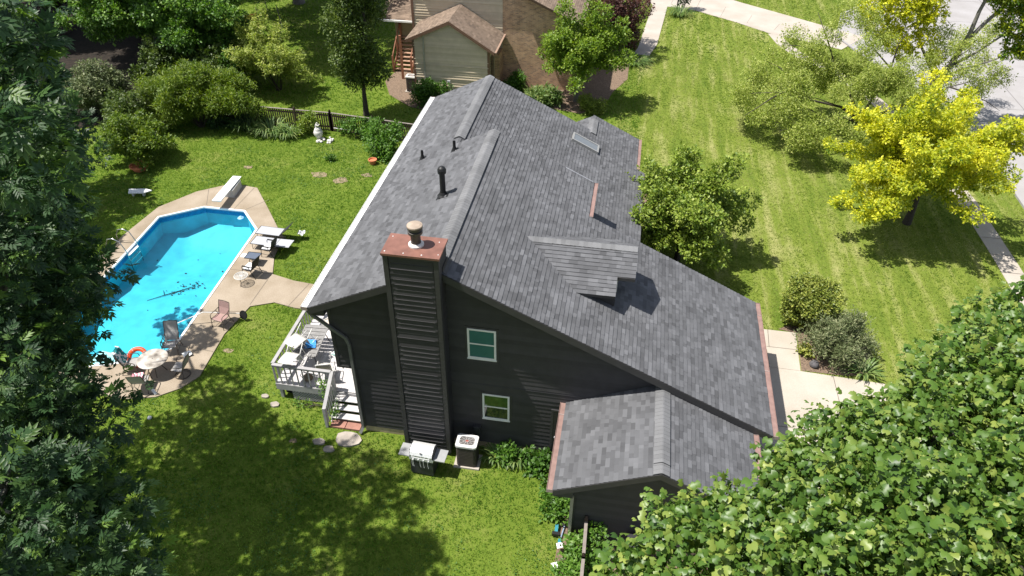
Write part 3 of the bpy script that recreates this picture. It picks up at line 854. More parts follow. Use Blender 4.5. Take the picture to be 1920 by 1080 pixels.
# windows on the gable
def gable_window(x0, x1, z0, z1, g1, g2):
    m_ = MB(); f = .065; y0, y1 = -.05, -.018
    m_.box((x0,y0,z0), (x0+f,y1,z1)); m_.box((x1-f,y0,z0), (x1,y1,z1)); m_.box((x0+f,y0,z1-f), (x1-f,y1,z1)); m_.box((x0+f,y0,z0), (x1-f,y1,z0+f))
    zm = (z0+z1)/2; m_.box((x0+f,y0+.006,zm-.025), (x1-f,y1,zm+.025))
    m_.box((x0-.02,-.065,z0-.035), (x1+.02,-.018,z0-.002))
    w_ = m_.build('window', white_m, H)
    p_ = MB(); p_.box((x0+f,-.034,zm+.025), (x1-f,-.02,z1-f), 0); p_.box((x0+f,-.03,z0+f), (x1-f,-.02,zm-.025), 1)
    p_.build('pane', [g1, g2], w_)
    t_ = MB(); a = .075
    t_.box((x0-a,-.03,z0-a), (x0-.022,-.012,z1+a)); t_.box((x1+.022,-.03,z0-a), (x1+a,-.012,z1+a)); t_.box((x0-.022,-.03,z1+.002), (x1+.022,-.012,z1+a))
    t_.build('casing', trim, w_)
gable_window(3.99, 4.92, 4.33, 5.58, glass_teal, glass_teal)
gable_window(4.43, 5.36, 1.55, 2.74, glass_lawn_refl, glass_m)
# side door under the wing eave
mb = MB(); mb.box((6.78,-.05,.32), (6.86,-.018,2.4)); mb.box((6.862,-.05,2.32), (7.74,-.018,2.4)); mb.box((7.74,-.05,.32), (7.82,-.018,2.4)); mb.box((6.862,-.045,.32), (7.738,-.02,2.32), 1)
do = mb.build('door', [trim, mk('door_paint', (.03,.028,.03), .5)], H)
mb = MB(); mb.box((7.0,-.052,1.3), (7.6,-.046,2.15)); mb.build('pane', glass_m, do)
mb = MB(); mb.lathe([(0,0),(.03,0),(.035,.03),(.02,.06),(0,.065)], (6.95,-.075,1.05), 10); mb.build('handle', flash_m, do)
mb = MB(); mb.box((4.12,-.14,.82), (4.34,-.018,1.12)); mb.box((4.1,-.15,1.12), (4.36,-.018,1.14)); mb.tube([(4.23,-.08,.82),(4.23,-.08,.2)], .025); mb.build('utility_box', mk('meter_paint', (.045,.045,.047), .5), H)
# chimney
CX0, CX1, CY0, CY1, CZ = 1.76, 3.36, -.62, .32, 8.6
mb = MB()
mb.box((CX0+.02,CY0+.02,-.1), (CX1-.02,CY1-.02,CZ-.03), 1)
siding_courses(mb, (CX0,CY0,0), (1,0,0), (0,-1,0), lambda z: (.14, CX1-CX0-.14), .3, CZ-.12, out=.026, ledge=.015)
siding_courses(mb, (CX1,CY0,0), (0,1,0), (1,0,0), lambda z: (.12, .92), .3, CZ-.12, out=.02)
siding_courses(mb, (CX0,CY1,0), (0,-1,0), (-1,0,0), lambda z: (.0, .82), .3, CZ-.12, out=.02)
for x0 in (CX0-.02, CX1-.12): mb.box((x0,CY0-.035,.18), (x0+.14,CY0+.01,CZ-.02), 1)
mb.box((CX1+.004,CY0-.03,.18), (CX1+.03,CY0+.12,CZ-.02), 1); mb.box((CX0-.03,CY0-.03,.18), (CX0-.022,CY0+.12,CZ-.02), 1)
mb.box((CX0+.14,CY0-.03,CZ-.14), (CX1-.14,CY0,CZ-.02), 1)
ch = mb.build('chimney', [siding, trim], H)
mb = MB(); mb.box((CX0-.07,CY0-.07,CZ-.05), (CX1+.07,CY1+.05,CZ+.02))
mb.box((CX0-.05,CY0-.05,CZ-.09), (CX1+.05,CY1+.03,CZ-.05), 1)
for x, y in ((1.82,-.55),(2.3,-.58),(2.9,-.57),(3.32,-.5),(1.85,.22),(3.2,.15)):
    q_ = rnd.uniform(.5,.85); mb.lathe([(.03*q_,0),(.026*q_,.012),(.012*q_,.018),(0,.02)], (x+rnd.uniform(-.05,.05),y+rnd.uniform(-.03,.03),CZ+.02), 7, 2)
mb.build('chimney_cap', [mk('copper_cap', (.19,.088,.066), .55, .3, 3, spec=.4), trim, white_m], ch)
mb = MB()
mb.lathe([(.23,0),(.23,.05),(.17,.09),(.15,.1)], (2.6,-.1,CZ+.02), 20, 1)
mb.lathe([(.145,.08),(.145,.45)], (2.6,-.1,CZ+.02), 24, 0)
mb.lathe([(.145,.40),(.215,.42),(.22,.50),(.17,.52),(.17,.57),(.225,.58),(.23,.66)], (2.6,-.1,CZ+.02), 24, 0)
mb.lathe([(.232,.655),(.225,.69),(.15,.725),(.06,.74),(0,.742)], (2.6,-.1,CZ+.02), 24, 2)
mb.build('flue', [mk('flue_steel', (.075,.07,.066), .45, .4, 7, metal=.3), mk('flue_sealant', (.62,.58,.55), .6, .3, 14), mk('flue_rust', (.34,.27,.21), .6, .25, 5)], ch)
mb = MB()
mb.hexa([(3.4,-.28,zF(3.4)+.02),(3.5,-.28,zF(3.5)+.02),(3.5,.5,zF(3.5)+.02),(3.4,.5,zF(3.4)+.02),(3.4,-.28,zF(3.4)+.05),(3.5,-.28,zF(3.5)+.03),(3.5,.5,zF(3.5)+.03),(3.4,.5,zF(3.4)+.05)])
for k in range(6): mb.box((CX1+.031,-.25+k*.1,zF(3.4)+.02), (CX1+.04,-.14+k*.1,zF(3.4)+.2))
mb.build('chimney_flashing', trim, ch)
# vent pipes
def pipe(x, y, h, r, cap=False):
    z = zB(x); m_ = MB()
    m_.lathe([(r*2.1,.0),(r*1.5,.07),(r*1.05,.16),(r*1.05,.18)], (x,y,z+.0), 16)
    m_.lathe([(r,-.05),(r,h),(r*.85,h),(r*.85,h-.15)], (x,y,z), 16)
    m_.obox((x,y,z+.02), Vector((1,0,.477)).normalized()*r*2.4, Vector((0,r*2.2,0)), Vector((-.43,0,.9)).normalized()*.004, 0)
    if cap: m_.lathe([(r*1.02,h-.12),(r*1.5,h-.1),(r*1.55,h+.02),(r*1.2,h+.1),(r*.6,h+.15),(0,h+.16)], (x,y,z), 16)
    m_.build('vent_pipe', black_m, H)
pipe(2.18, 4.62, 1.0, .1, True); pipe(.26, 8.74, .36, .055); pipe(1.69, 8.4, .4, .06)
# skylight on the far slope
def fp(x, y, h): return (x - .0 + h*.43, y, zG(x)+h*.9)
mb = MB()
def slopebox(x0, x1, y0, y1, h0, h1, mi=0):
    mb.hexa([fp(x0,y0,h0), fp(x1,y0,h0), fp(x1,y1,h0), fp(x0,y1,h0), fp(x0,y0,h1), fp(x1,y0,h1), fp(x1,y1,h1), fp(x0,y1,h1)], mi)
slopebox(5.78, 7.02, 14.05, 14.12, .0, .14); slopebox(5.78, 7.02, 14.68, 14.75, .0, .14); slopebox(5.78, 5.85, 14.121, 14.679, 0, .14); slopebox(6.95, 7.02, 14.121, 14.679, 0, .14)
sk = mb.build('skylight', mk('skylight_frame', (.27,.27,.265), .5, .1), H)
mb = MB(); slopebox(5.85, 6.95, 14.12, 14.68, .10, .12); mb.build('pane', mk('skylight_glass', (.15,.165,.18), .2, .08, spec=.5), sk)

# ================================================================== picket helper etc. : wooden deck
deckw = mk('deck_paint', (.52,.50,.50), .7, .12, 3, .2, 30, tint=True, tvar=.1)
rail_m = mk('rail_paint', (.33,.32,.325), .65, .12, 4, .15, 30)
K = thing('wooden_deck', 'light grey painted wooden deck with railing, stairs and lattice skirt behind the house', 'deck', (-1.9,1.0,0))
DZ = .8; DX0 = -3.72; DY0 = 1.0; DY1 = 6.05
mb = MB(); x = DX0
while x < -.04:
    mb.box((x,DY0,DZ-.035), (min(x+.13,-.02),DY1,DZ), 0, rnd.random()); x += .138
mb.build('deck_floor', deckw, K)
mb = MB()
mb.box((DX0-.03,DY0-.04,DZ-.3), (-1.45,DY0-.002,DZ-.01)); mb.box((DX0-.04,DY0-.0,DZ-.3), (DX0-.002,DY1,DZ-.01)); mb.box((-1.45,DY0-.04,DZ-.24), (-.05,DY0-.002,DZ-.05))
for x, y in ((DX0+.1,DY0+.08), (-2.6,DY0+.6), (DX0+.1,3.5), (DX0+.1,5.8)): mb.box((x-.06,y-.06,0), (x+.06,y+.06,DZ-.04))
mb.build('deck_frame', rail_m, K)
def railing(a, b, parent, posts=True, h=.95, n=None, z0=DZ, z1=None):
    a, b = Vector((*a, z0)), Vector((*b, z0 if z1 is None else z1)); m_ = MB(); up = Vector((0,0,h))
    d = (b-a); L_ = d.length; n = n or int(L_/.21)
    m_.beam(a+up, b+up, .13, .04); m_.beam(a+up-Vector((0,0,.07)), b+up-Vector((0,0,.07)), .04, .09)
    for i in range(n+1):
        p = a+d*(i/n); m_.box((p.x-.02,p.y-.02,p.z-.22 if posts else p.z), (p.x+.02,p.y+.02,p.z+h-.04))
    return m_.build('railing', rail_m, parent)
railing((DX0,DY0), (-1.45,DY0), K); railing((DX0,DY0+.05), (DX0,DY1), K); railing((-1.40,DY0-.02), (-1.40,-.1), K, False, z1=.02, n=7)
for a, b in (((-1.46,DY0-.05,.0), (-1.36,DY0+.05,DZ+.95)), ((-1.46,-.15,0), (-1.36,-.05,1.0))):
    mb = MB(); mb.box(a, b); mb.build('post', rail_m, K)
for k in range(3):
    mb = MB(); z = .62-.19*k; y1 = DY0-.02-.26*k
    for j in range(2): mb.box((-1.36,y1-.15*(j+1)+.01,z-.035), (-.06,y1-.15*j,z), 0, rnd.random())
    mb.build('stair_tread', deckw, K)
for x in (-1.33,-.09):
    mb = MB(); mb.beam((x,DY0-.1,.55), (x,.15,.0), .04, .2); mb.build('stringer', rail_m, K)
# lattice skirt
mb = MB()
def lattice(x0, x1, y, z0, z1):
    s = .11; hgt = z1-z0
    k = x0-hgt
    while k < x1:
        for sg in (0, 1):
            a = (k, z0) if sg == 0 else (k, z1); b = (k+hgt, z1) if sg == 0 else (k+hgt, z0)
            (ax, az), (bx, bz) = a, b
            ta = max(0, (x0-ax)/(bx-ax)); tb = min(1, (x1-ax)/(bx-ax))
            if ta < tb: mb.beam((ax+(bx-ax)*ta, y-.006*sg, az+(bz-az)*ta), (ax+(bx-ax)*tb, y-.006*sg, az+(bz-az)*tb), .008, .035, up=(0,0,1))
        k += s
lattice(-3.15, -1.47, DY0+.0, .03, .5)
mb.build('lattice', rail_m, K)
mb = MB(); mb.box((-3.6,DY0+.3,.0), (-.05,DY0+.36,.72)); mb.build('underdeck_shade', void_m, K)  # near-black panel added for the shade under the deck behind the lattice
# paver landing
paver_m = mk('red_paver', (.30,.15,.115), .85, .2, 6, .3, 40)
for i, x in enumerate((-1.3,-.72)):
    mb = MB(); mb.box((x,-.12,0), (x+.55,.26,.09)); o = mb.build('paver', paver_m, org=(x+.27,.07,0)); tag(o, ('left' if i == 0 else 'right')+' red square paver laid at the foot of the deck stairs', 'paver', 'red pavers below the deck stairs')
stone_m = mk('stepping_stone', (.33,.29,.25), .9, .3, 3, .4, 20)
for i, (x, y, a, b, lab) in enumerate(((-.45,-.55,.48,.34,'largest flat tan stepping stone in the grass beside the house corner'), (-1.45,-.85,.24,.14,'small flat stepping stone left of the largest one'), (-.98,-1.12,.2,.15,'small flat stepping stone nearest the camera near the house corner'), (-3.75,.58,.18,.13,'bare tan stone in the grass just in front of the deck corner'), (-4.3,.92,.16,.1,'small bare stone in the grass left of the deck corner'))):
    rr = random.Random(i); poly = [(x+a*(.85+.25*rr.random())*math.cos(t), y+b*(.85+.25*rr.random())*math.sin(t)) for t in np.linspace(0, 2*math.pi, 13)[:-1]]
    mb = MB(); mb.prism_z(poly, 0, .075); o = mb.build('stepping_stone', stone_m, org=(x,y,0)); tag(o, lab, 'stone', 'stepping stones in the back lawn')

# ================================================================== FURNITURE
tube_brown = mk('bronze_tube', (.10,.08,.065), .45, .1, metal=.3)
tube_white = mk('white_tube', (.68,.67,.65), .45, .05)
tube_black = mk('black_tube', (.015,.015,.016), .45, .1)
sling_grey = mk('grey_sling', (.30,.29,.28), .8, .1, 20)
sling_beige = mk('beige_sling', (.50,.46,.40), .8, .12, 20)
sling_white = mk('white_sling', (.48,.46,.43), .8, .1, 20)
sling_black = mk('black_sling', (.02,.021,.024), .75, .12, 12)
cush_white = mk('pale_cushion', (.60,.60,.60), .8, .06)
sling_rose = mk('rose_sling', (.30,.19,.175), .8, .12, 20)
sling_green = mk('dark_green_sling', (.008,.035,.026), .75, .15, 12)
teal_l = mk('pale_teal', (.28,.45,.42), .8, .1)

def strip(mb, prof, w, th=.012, mi=0):
    """sling cloth: profile of (y,z) points swept across x"""
    for (y0, z0), (y1, z1) in zip(prof[:-1], prof[1:]):
        d = Vector((0, y1-y0, z1-z0)); nn = Vector((0, -d.z, d.y)).normalized()*th/2
        mb.obox((0,(y0+y1)/2,(z0+z1)/2), (w/2,0,0), d/2*1.02, nn, mi)
def sling_chair(label, loc, rz, frame, sling, base='legs', back=.98, group=None, tilt=None, name='patio_chair', seatm=None, recline=0.0):
    t = thing(name, label, 'chair', loc, rz, group, local=True)
    if tilt: t.rotation_euler = tilt
    yb = -.40-recline
    for sx in (-1, 1):
        x = sx*.27; m_ = MB()
        m_.tube([(x,.27,.40),(x,.22,.43),(x,-.05,.40),(x,-.2,.42),(x,(-.2+yb)/2-.02,.42+(back-.42)*.5),(x,yb,back)], .016, 7)
        m_.tube([(x*1.08,.25,.42),(x*1.1,.24,.58),(x*1.1,.16,.63),(x*1.1,-.12,.62),(x,(-.2+yb)/2,.66)], .016, 7)
        if base == 'legs':
            m_.tube([(x*1.08,.25,.43),(x*1.08,.3,0)], .015, 7); m_.tube([(x*1.1,-.12,.61),(x*1.04,-.22,.3),(x*1.04,-.36,0)], .015, 7)
            m_.tube([(x*1.08,.28,.2),(x*1.05,-.28,.18)], .011, 6)
        m_.build('side_frame', frame, t, smooth=True)
    if base == 'swivel':
        m_ = MB(); m_.lathe([(.28,.015),(.3,.0),(.3,.03),(.27,.03),(.27,.0)], (0,-.02,.0), 24)
        for a in range(4):
            an = a*math.pi/2+.6; m_.tube([(0,-.02,.22),(.15*math.cos(an),-.02+.15*math.sin(an),.12),(.28*math.cos(an),-.02+.28*math.sin(an),.02)], .015, 6)
        m_.tube([(0,-.02,.2),(0,-.02,.38)], .04, 8); m_.beam((-.27,.0,.385), (.27,.0,.385), .05, .03)
        m_.build('swivel_base', frame, t, smooth=True)
    m_ = MB(); m_.tube([(-.27,.26,.41),(.27,.26,.41)], .014, 6); m_.build('crossbar', frame, t, smooth=True)
    m_ = MB(); m_.tube([(-.27,yb,back),(0,yb-.015,back+.02),(.27,yb,back)], .015, 6); m_.build('crossbar', frame, t, smooth=True)
    m_ = MB(); strip(m_, [(.27,.405),(.2,.425),(0,.395),(-.19,.405)], .51); m_.build('seat', seatm or sling, t)
    m_ = MB(); strip(m_, [(-.2,.43),(-.2-.5*(-.2-yb)-.03,.42+(back-.42)*.5),(yb,back)], .51); m_.build('backrest', sling, t)
    return t

# ---- deck furniture
def slat_table(label, loc, rz, w, l, h, mat, name='patio_table'):
    t = thing(name, label, 'table', loc, rz, None, local=True)
    m_ = MB(); n = 9
    for i in range(n):
        y = -l/2+.06+(l-.12)*(i)/(n-1); m_.box((-w/2+.05,y-.088*l/1.75,h-.03), (w/2-.05,y+.088*l/1.75,h-.005))
    m_.box((-w/2,-l/2,h-.035), (-w/2+.048,l/2,h)); m_.box((w/2-.048,-l/2,h-.035), (w/2,l/2,h)); m_.box((-w/2+.048,-l/2,h-.035), (w/2-.048,-l/2+.01,h)); m_.box((-w/2+.048,l/2-.01,h-.035), (w/2-.048,l/2,h))
    m_.build('table_top', mat, t)
    for sx in (-1,1):
        for sy_ in (-1,1):
            m_ = MB(); m_.tube([(sx*(w/2-.22),sy_*(l/2-.3),h-.035),(sx*(w/2-.12),sy_*(l/2-.16),h*.5),(sx*(w/2-.06),sy_*(l/2-.1),0)], .018, 7); m_.build('leg', tube_black, t)
    return t
slat_table('grey slatted patio table on the deck piled with tipped chairs', (-2.95,2.75,DZ), R(4), .95, 1.75, .72, mk('weathered_slats', (.23,.225,.22), .7, .15, 8))
sling_chair('white chair lying on its back on the near end of the deck table', (-2.98,1.92,DZ+1.13), 0, tube_white, sling_white, tilt=(R(-108),R(4),R(172)), group='white sling chairs piled on the deck table')
sling_chair('white chair tipped over on the far end of the deck table', (-2.95,2.85,DZ+1.16), 0, tube_white, sling_white, tilt=(R(-112),R(-5),R(158)), group='white sling chairs piled on the deck table')
sling_chair('beige chair behind the deck table next to the house eave', (-2.75,4.3,DZ), R(150), tube_white, sling_beige)
sling_chair('cream sling chair standing between the deck table and the stairs', (-1.95,1.65,DZ), R(15), tube_white, sling_beige)
sling_chair('folding chair with dark green back and pale teal seat beside the deck table', (-1.72,2.55,DZ), R(65), tube_white, sling_green, seatm=teal_l, name='folding_chair')
# blue cloth on the table
def cloth(name, label, cat, c, w, l, mat, z, amp=.03, seed=0, rz=0.0, nx=14, ny=14, drape=None, mi2=None):
    m_ = MB(); rr = random.Random(seed); ca, sa = math.cos(rz), math.sin(rz)
    def pt(i, j):
        u = (i/nx-.5)*w; v_ = (j/ny-.5)*l
        zz = z + amp*noise.noise(Vector((u*7+seed, v_*7, seed)))+amp
        if drape: u, v_, zz = drape(u, v_, zz)
        return (c[0]+u*ca-v_*sa, c[1]+u*sa+v_*ca, zz)
    for i in range(nx):
        for j in range(ny):
            mi = 0
            if mi2 is not None: mi = 1 if noise.noise(Vector((i*.45+seed, j*.45, 2.2))) > .02 else 0
            m_.face([pt(i,j), pt(i+1,j), pt(i+1,j+1), pt(i,j+1)], mi)
    o = m_.build(name, [mat] + ([mi2] if mi2 else []), org=(c[0],c[1],z), smooth=True, fix=False)
    return tag(o, label, cat)
cloth('towel', 'crumpled bright blue cloth lying on the grey deck table', 'cloth', (-2.85,2.5), .42, .5, mk('blue_cloth', (.06,.30,.72), .8, .15, 8), DZ+.725, .05, 3, .3)
mb = MB(); mb.lathe([(0,.0),(.15,.0),(.2,.08),(.16,.16),(.05,.22),(0,.23)], (-2.62,1.38,DZ), 14); o = mb.build('garden_stone', mk('toad_brown', (.16,.13,.09), .9, .3, 8), org=(-2.62,1.38,DZ), smooth=True); tag(o, 'small brown rounded ornament on the deck boards behind the front railing', 'ornament')

# ---- round table group by the pool
def round_table(label, loc, r, h, mat, legm):
    t = thing('patio_table', label, 'table', loc, 0, None, local=True)
    m_ = MB(); m_.lathe([(.02,h-.0),(r-.03,h),(r,h-.012),(r,h-.035),(r-.04,h-.04),(.02,h-.04)], n=40); m_.face([(.02*math.cos(a),.02*math.sin(a),h+.0005) for a in np.linspace(0,2*math.pi,13)[:-1]], 1); m_.build('table_top', [mat, black_m], t)
    for k in range(4):
        a = k*math.pi/2+.5; m_ = MB(); m_.tube([(.12*math.cos(a),.12*math.sin(a),h-.04),(.2*math.cos(a),.2*math.sin(a),.35),(r*.62*math.cos(a),r*.62*math.sin(a),0)], .02, 7); m_.build('leg', legm, t)
    return t
m, tt, b = _new('stained_table')
tc = tt.nodes.new('ShaderNodeTexCoord'); no = tt.nodes.new('ShaderNodeTexNoise'); no.inputs['Scale'].default_value = 2.6; no.inputs['Detail'].default_value = 8
cr = tt.nodes.new('ShaderNodeValToRGB'); cr.color_ramp.elements[0].position = .36; cr.color_ramp.elements[0].color = (.12,.10,.08,1); cr.color_ramp.elements[1].position = .6; cr.color_ramp.elements[1].color = (.50,.46,.41,1)
tt.links.new(tc.outputs['Object'], no.inputs['Vector']); tt.links.new(no.outputs[0], cr.inputs[0]); tt.links.new(cr.outputs[0], b.inputs['Base Color']); b.inputs['Roughness'].default_value = .6
Z0 = .05
round_table('round stained stone topped table at the shallow end of the pool', (-9.05,1.42,Z0), .58, .72, m, tube_brown)
GR = 'sling chairs around the round poolside table'
sling_chair('grey high-backed sling chair between the round table and the pool edge', (-9.05,2.65,Z0), R(195), tube_brown, sling_grey, back=1.12, recline=.18, group=GR)
sling_chair('grey sling swivel chair right of the round table, pushed in', (-8.0,1.45,Z0), R(95), tube_brown, sling_grey, 'swivel', group=GR)
sling_chair('grey sling chair in front of the round table with a pink cloth on its seat', (-9.1,.52,Z0), R(15), tube_brown, sling_grey, group=GR)
sling_chair('grey sling chair left of the round table with a teal towel over its back', (-10.0,1.35,Z0), R(-75), tube_brown, sling_grey, back=1.05, group=GR)
mb = MB()
for k in range(32):
    a0, a1 = 2*math.pi*k/32, 2*math.pi*(k+1)/32
    for j in range(12):
        b0, b1 = 2*math.pi*j/12, 2*math.pi*(j+1)/12
        def tp(a, b): return ((.33+.09*math.cos(b))*math.cos(a), (.33+.09*math.cos(b))*math.sin(a), .09+.085*math.sin(b))
        mb.face([tp(a0,b0), tp(a1,b0), tp(a1,b1), tp(a0,b1)])
ring_t = thing('life_ring', 'orange life ring lying between the round table and the pool edge', 'life ring', (-10.05,1.85,Z0+.22), 0, None, local=True)
ring_t.rotation_euler = (R(38),R(-8),R(20))
mb.build('ring', mk('orange_foam', (.72,.075,.012), .5, .06, 5), ring_t, smooth=True)
for k in range(4):
    mb = MB(); a = k*math.pi/2+.4; mb.tube([((.33+.098*math.cos(b))*math.cos(a),(.33+.098*math.cos(b))*math.sin(a),.09+.094*math.sin(b)) for b in np.linspace(0,2*math.pi,13)], .012, 5, caps=False)
    mb.build('strap', mk('strap_grey', (.5,.45,.42), .7), ring_t)
def hang(u, v_, z):
    if v_ > 0: return (u, .045+.38*v_+.015*math.sin(u*20), z-v_)
    return (u, -.03-.03*math.sin(u*17), z+v_)
cloth('towel', 'teal and white patterned towel hung over a chair back beside the round table', 'towel', (-10.42,1.24), .5, 1.15, mk('teal_cloth', (.01,.22,.23), .85, .1), Z0+1.08, .03, 5, R(-75-0), 10, 20, hang, mk('white_cloth', (.7,.72,.72), .85, .05))
cloth('cloth', 'pink and white crumpled cloth on the front chair by the round table', 'cloth', (-9.28,.62), .42, .35, mk('pink_cloth', (.62,.22,.28), .85, .1), Z0+.44, .06, 8, .3, 12, 10, None, MATS['white_cloth'])
cloth('cloth', 'crumpled white cloth on the deck beside the high-backed chair', 'cloth', (-8.35,2.5), .34, .28, MATS['white_cloth'], Z0+.01, .09, 9, .8)
mb = MB(); mb.tube([(0,0,.012),(.55,.0,.012)], .012, 6); mb.build
t = thing('pool_brush', 'white pool brush with short dark handle lying on the concrete near the round table', 'brush', (-8.55,.35,Z0), R(235), None, local=True)
m_ = MB(); m_.tube([(0,0,.02),(.55,0,.02)], .018, 6); m_.build('handle', tube_brown, t)
m_ = MB(); m_.box((-.05,-.16,.0), (.05,.16,.06)); m_.box((-.035,-.15,.06),(.035,.15,.08)); m_.build('head', white_m, t)
mb = MB(); mb.lathe([(0,0),(.07,.0),(.09,.05),(.05,.1),(0,.11)], (-8.05,-.85,0), 10); o = mb.build('ball', white_m, org=(-8.05,-.85,0), smooth=True); tag(o, 'small white ball lying on the lawn in front of the pool patio', 'ball')

# ---- loungers at the far side of the pool
def lounger(label, loc, rz, raised):
    t = thing('sun_lounger', label, 'lounger', loc, rz, 'folding loungers beside the deep end', local=True)
    m_ = MB(); m_.box((-.62,-.33,.33), (.62,.33,.345)); m_.build('bed', mk('pale_lounger', (.36,.37,.40), .7, .06), t)
    m_ = MB()
    for sy_ in (-1,1):
        m_.tube([(-.64,sy_*.335,.335),(1.0,sy_*.335,.335)], .016, 6)
    m_.tube([(-.64,-.335,.335),(-.64,.335,.335)], .016, 6); m_.tube([(.62,-.335,.335),(.62,.335,.335)], .014, 6); m_.build('frame', tube_black, t)
    for x in (-.45,.35):
        m_ = MB(); m_.tube([(x-.1,-.3,.33),(x-.12,-.3,0),(x-.12,.3,0),(x-.1,.3,.33)], .013, 6); m_.build('leg', tube_brown, t)
    m_ = MB(); a = R(42) if raised else R(2)
    m_.obox((.64+.36*math.cos(a),0,.345+.36*math.sin(a)), Vector((math.cos(a),0,math.sin(a)))*.36, (0,.32,0), Vector((-math.sin(a),0,math.cos(a)))*.01)
    m_.build('backrest', sling_black if raised else MATS['pale_lounger'], t)
    return t
lounger('white sun lounger nearer the diving board with its dark backrest raised', (-8.6,11.2,Z0), R(-2), True)
lounger('white sun lounger lying flat, beside the black armchair', (-8.45,10.32,Z0), R(-2), False)
cloth('cloth', 'white and grey cloth hung behind the raised lounger backrest', 'cloth', (-7.05,11.35), .38, .36, MATS['white_cloth'], .25, .12, 12, .2, 12, 12, None, mk('grey_cloth', (.25,.26,.28), .8))
def club_chair(label, loc, rz):
    t = sling_chair(label, loc, rz, tube_black, sling_black, 'legs', back=.98, group='black folding armchairs with pale cushions by the pool', name='folding_armchair', seatm=sling_black)
    m_ = MB(); m_.box((-.25,-.16,.425), (.25,.25,.475)); m_.build('cushion', cush_white, t)
    m_ = MB(); m_.beam((-.3,.2,.65), (-.3,-.2,.65), .06, .025); m_.build('armrest', tube_black, t); m_ = MB(); m_.beam((.3,.2,.65), (.3,-.2,.65), .06, .025); m_.build('armrest', tube_black, t)
    return t
club_chair('black folding armchair with pale cushion, beside the flat lounger', (-8.0,9.75,Z0), R(85))
club_chair('black folding armchair with pale cushion, beside the round white mesh table', (-8.15,8.1,Z0), R(80))
def wire_table(label, loc, r, h, square=False):
    t = thing('side_table', label, 'table', loc, 0, None, local=True); m_ = MB()
    if square:
        m_.box((-r,-r*.8,h-.02), (r,r*.8,h), 0); m_.build('table_top', mk('smoked_glass', (.10,.12,.16), .1, .1, spec=.8), t)
        m_ = MB()
        for a, b in (((-r,-r*.8),(r,-r*.8)), ((r,-r*.8),(r,r*.8)), ((r,r*.8),(-r,r*.8)), ((-r,r*.8),(-r,-r*.8))): m_.tube([(*a,h+.0),(*b,h)], .018, 6)
        m_.build('rim', tube_black, t)
    else:
        m_.tube([(r*math.cos(a),r*math.sin(a),h) for a in np.linspace(0,2*math.pi,33)], .018, 6, caps=False)
        for k in range(10):
            a = k*math.pi/10; m_.tube([(r*math.cos(a),r*math.sin(a),h),(-r*math.cos(a),-r*math.sin(a),h)], .006, 4)
        for rr_ in (.3,.5,.7,.85): m_.tube([(rr_*r*math.cos(a),rr_*r*math.sin(a),h) for a in np.linspace(0,2*math.pi,25)], .008, 4, caps=False)
        m_.build('table_top', mk('mesh_white', (.55,.55,.53), .5), t)
    for k in range(3):
        a = k*2*math.pi/3+.5; m_ = MB(); m_.tube([(r*.8*math.cos(a),r*.8*math.sin(a),h),(r*.35*math.cos(a),r*.35*math.sin(a),h*.5),(r*.8*math.cos(a),r*.8*math.sin(a),0)], .01, 6); m_.build('leg', tube_black if square else tube_brown, t)
    return t
wire_table('black framed glass side table between the two black armchairs', (-8.45,8.98,Z0), .32, .42, True)
wire_table('round white mesh side table standing on the pool patio', (-8.27,7.36,Z0), .3, .46)
mb = MB(); mb.box((-9.35,9.3,Z0), (-9.0,9.6,Z0+.015)); o = mb.build('deck_tile', coping_m, org=(-9.2,9.45,Z0)); tag(o, 'square white skimmer lid set in the concrete by the loungers', 'lid')
sling_chair('chair with rose brown sling standing alone on the patio beside the pole', (-7.85,4.55,Z0), R(168), tube_brown, sling_rose, name='patio_chair')
# skimmer net
t = thing('pool_net', 'white pole of a black leaf net lying across the pool patio', 'pool net', (-9.4,4.25,.08), 0)
m_ = MB(); m_.tube([(-9.9,4.05,.10),(-8.6,4.55,.62),(-7.25,5.1,.30)], .02, 7); m_.build('pole', tube_white, t)
m_ = MB()
for i in range(10):
    a0, a1 = math.pi*2*i/10, math.pi*2*(i+1)/10
    m_.face([(-7.08+.17*math.cos(a0),5.02+.05*math.sin(a0),.3+.2*math.sin(a0)), (-7.08+.17*math.cos(a1),5.02+.05*math.sin(a1),.3+.2*math.sin(a1)), (-6.98,4.92,.12)])
m_.tube([(-7.08+.17*math.cos(a),5.02+.05*math.sin(a),.3+.2*math.sin(a)) for a in np.linspace(0,2*math.pi,17)], .014, 5, caps=False); m_.build('net', tube_black, t)
# pool ladder
t = thing('pool_ladder', 'stainless pool ladder with two curved handrails on the left pool edge', 'ladder', (-15.0,9.0,0))
for y in (8.55,9.4):
    m_ = MB(); y_ = y; m_.tube([(-15.75,y_,.05),(-15.72,y_,.5),(-15.55,y_,.82),(-15.25,y_,.9),(-14.95,y_,.75),(-14.75,y_,.2),(-14.72,y_,-.9)], .025, 8); m_.build('handrail', mk('stainless', (.55,.55,.55), .2, .05, metal=.9), t, smooth=True)
for z in (-.05,-.35,-.65):
    m_ = MB(); m_.box((-14.8,8.57,z), (-14.68,9.38,z+.03)); m_.build('rung', MATS['white_plastic'], t)
